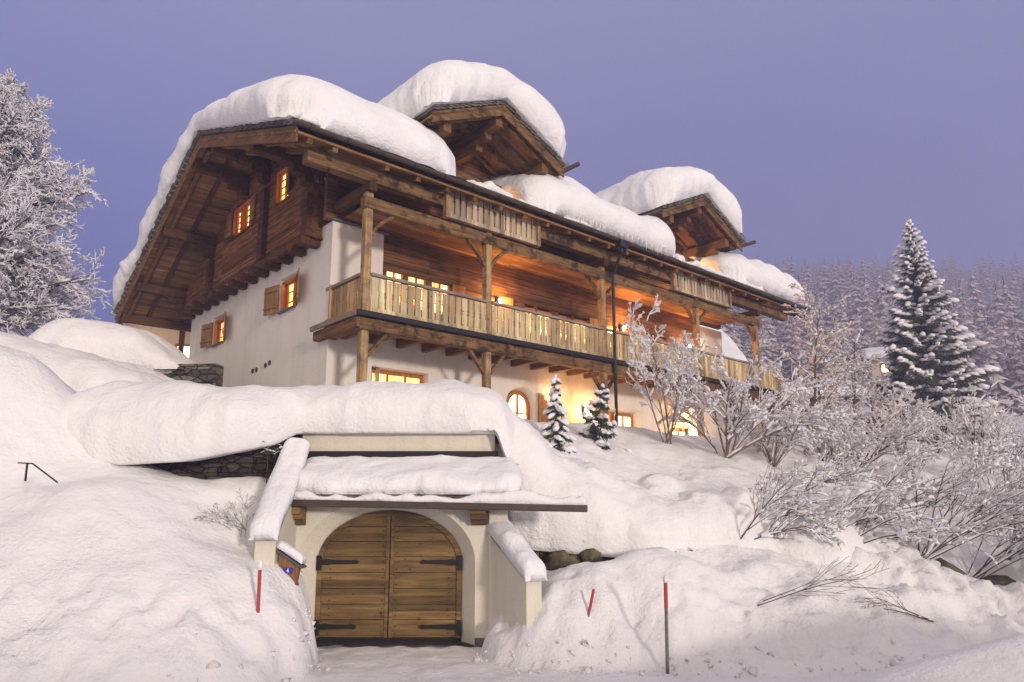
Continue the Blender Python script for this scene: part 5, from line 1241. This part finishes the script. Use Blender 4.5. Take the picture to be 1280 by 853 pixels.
# ================================================================== OTHER BUILDINGS
M['beige'] = mat_plaster('beige_plaster', (0.62, 0.50, 0.36))
def frame_at(o, x, y, rz): o.location = (x, y, 0); o.rotation_euler = (0, 0, R(rz)); return o
def simple_house(name, label, x, y, rz, w_, dpt, z0, h, rise, wins, wall='beige', over=.8, cat='house', thick=.6, snowlabel='', pane='pane_gar', ridge='x'):
    r = frame_at(empty(name), x, y, rz); tag(r, label, cat)
    m = MB(); m.box(-w_ / 2, w_ / 2, 0, dpt, z0 - 3, z0 + h)
    if ridge == 'x': m.prism([(0, z0 + h), (dpt, z0 + h), (dpt / 2, z0 + h + rise)], 0, -w_ / 2, w_ / 2)
    else: m.prism([(-w_ / 2, z0 + h), (w_ / 2, z0 + h), (0, z0 + h + rise)], 1, 0, dpt)
    m.build('wall', wall, r)
    rm = MB(); S = MB()
    for (dz0, dz1, ov, M_) in ((0.02, .2, over, rm),):
        if ridge == 'x':
            sl = rise / (dpt / 2); P = [(-ov, z0 + h - sl * ov), (dpt / 2, z0 + h + rise), (dpt + ov, z0 + h - sl * ov)]
            M_.prism([(a, b + dz0) for a, b in P] + [(a, b + dz1) for a, b in P[::-1]], 0, -w_ / 2 - ov, w_ / 2 + ov)
        else:
            sl = rise / (w_ / 2); P = [(-w_ / 2 - ov, z0 + h - sl * ov), (0, z0 + h + rise), (w_ / 2 + ov, z0 + h - sl * ov)]
            M_.prism([(a, b + dz0) for a, b in P] + [(a, b + dz1) for a, b in P[::-1]], 1, -ov, dpt + ov)
    rm.build('roof', 'dark_u', r)
    if ridge == 'x': f = lambda u, v: z0 + h + rise - (rise / (dpt / 2)) * np.abs(v - dpt / 2) + .2; ft = lambda u, v: z0 + h + rise - (rise / (dpt / 2)) * sabs(v - dpt / 2, 1.0) + .2 + thick
    else: f = lambda u, v: z0 + h + rise - (rise / (w_ / 2)) * np.abs(u) + .2; ft = lambda u, v: z0 + h + rise - (rise / (w_ / 2)) * sabs(u, 1.0) + .2 + thick
    pillow('roof_snow', -w_ / 2 - over, w_ / 2 + over, -over, dpt + over, ft, f, Re=(.7, .7, .7, .7), over=.15, step=.35, amp=.05, seed=int(abs(x) * 3), place=lambda o: frame_at(o, x, y, rz), label=snowlabel, cat='snow cap', mat='snow_soft')
    for (a, b, c, e) in wins:
        q = MB(); q.box(a, b, -.06, .02, c, e); wo = q.build('window', 'frame', r); g = MB(); g.box(a + .12, b - .12, -.075, -.062, c + .12, e - .12); g.build('pane', pane, wo)
    return r
# neighbour seen under the left eaves
nb = simple_house('neighbour_house', 'beige neighbour house with lit windows glimpsed under the left eaves', -15.3, 31.5, 16, 4.6, 8, 7.2, 3.3, .8, [(-1.5, -.7, 8.6, 9.6), (-0.1, 1.7, 8.4, 9.6)], over=.3, snowlabel='snow on the roof of the house glimpsed under the left eaves')
b_ = MB(); b_.box(-2.3, 2.3, -1.6, 0, 7.55, 7.7); ba = b_.build('balcony', 'dark_u', nb)
b_ = MB()
for i in range(23): b_.box(-2.3 + i * .2, -2.3 + i * .2 + .12, -1.6, -1.54, 7.7, 8.35)
b_.box(-2.3, 2.3, -1.62, -1.52, 8.35, 8.45); b_.build('balustrade', 'baluster', ba)
for x in (-2.1, .4, 2.1): b_ = MB(); b_.box(x - .1, x + .1, -1.55, -1.35, 7.7, 10.2); b_.build('post', 'dark_z', ba)
point_light(-15.8, 29.3, 9.9, 50, (1, .75, .5), .1, True)
# hotel with lights behind the spruce
hw_ = [(-3.6 + c * 1.6, -2.7 + c * 1.6, z, z + 1.1) for c in range(5) for z in (13.6, 15.2, 16.7)]
simple_house('hotel', 'lit many-windowed building half hidden behind the big spruce', 45.6, 78, -25, 9, 9, 12.4, 6.0, 1.5, hw_, snowlabel='snow on the roof of the lit building behind the spruce', pane='pane_hotel')
simple_house('low_chalet', 'small dark chalet with snowy roof low on the slope before the forest', 31.5, 72, -10, 8, 7, 11.0, 2.0, 1.5, [(-2.5, -1.9, 11.6, 12.2), (1.4, 2.0, 11.6, 12.2)], wall='dark_u', snowlabel='snow on the roof of the low dark chalet before the forest')
# steep snowy roof seen through the right end of the balcony
simple_house('barn', 'barn with steep snow roof seen through the right end of the balcony', 11.3, 40.0, 10, 3.2, 8, 7.5, 2.6, 3.6, [], wall='dark_u', snowlabel='steep white roof snow seen between the balcony posts', ridge='x', thick=.5)
# snow mound field fence at the far right
fn = MB()
for i in range(30): fn.box(i * 1.6 - .06, i * 1.6 + .06, -.05, .05, 0, 1.0)
fn.box(0, 46.5, -.03, .03, .55, .68); fn.box(0, 46.5, -.03, .03, .85, .97); fo_ = fn.build('field_fence', 'bark'); fo_.location = (66, 100, hz(78, 98) + .2); fo_.rotation_euler = (0, 0, R(-6)); tag(fo_, 'low dark fence across the snowy field below the forest', 'fence')

# ================================================================== HAZE
hm = bpy.data.materials.new('haze'); hm.use_nodes = True; t = hm.node_tree; t.nodes.clear()
ho = t.nodes.new('ShaderNodeOutputMaterial'); hv = t.nodes.new('ShaderNodeVolumePrincipled'); hv.inputs['Color'].default_value = (0.60, 0.645, 0.97, 1); hv.inputs['Density'].default_value = 0.0021; hv.inputs['Anisotropy'].default_value = 0.2
t.links.new(hv.outputs[0], ho.inputs['Volume'])
mb = MB(); mb.box(-90, 600, -25, 700, -16, 246); hz_o = mb.build('haze', hm); tag(hz_o, kind='stuff')
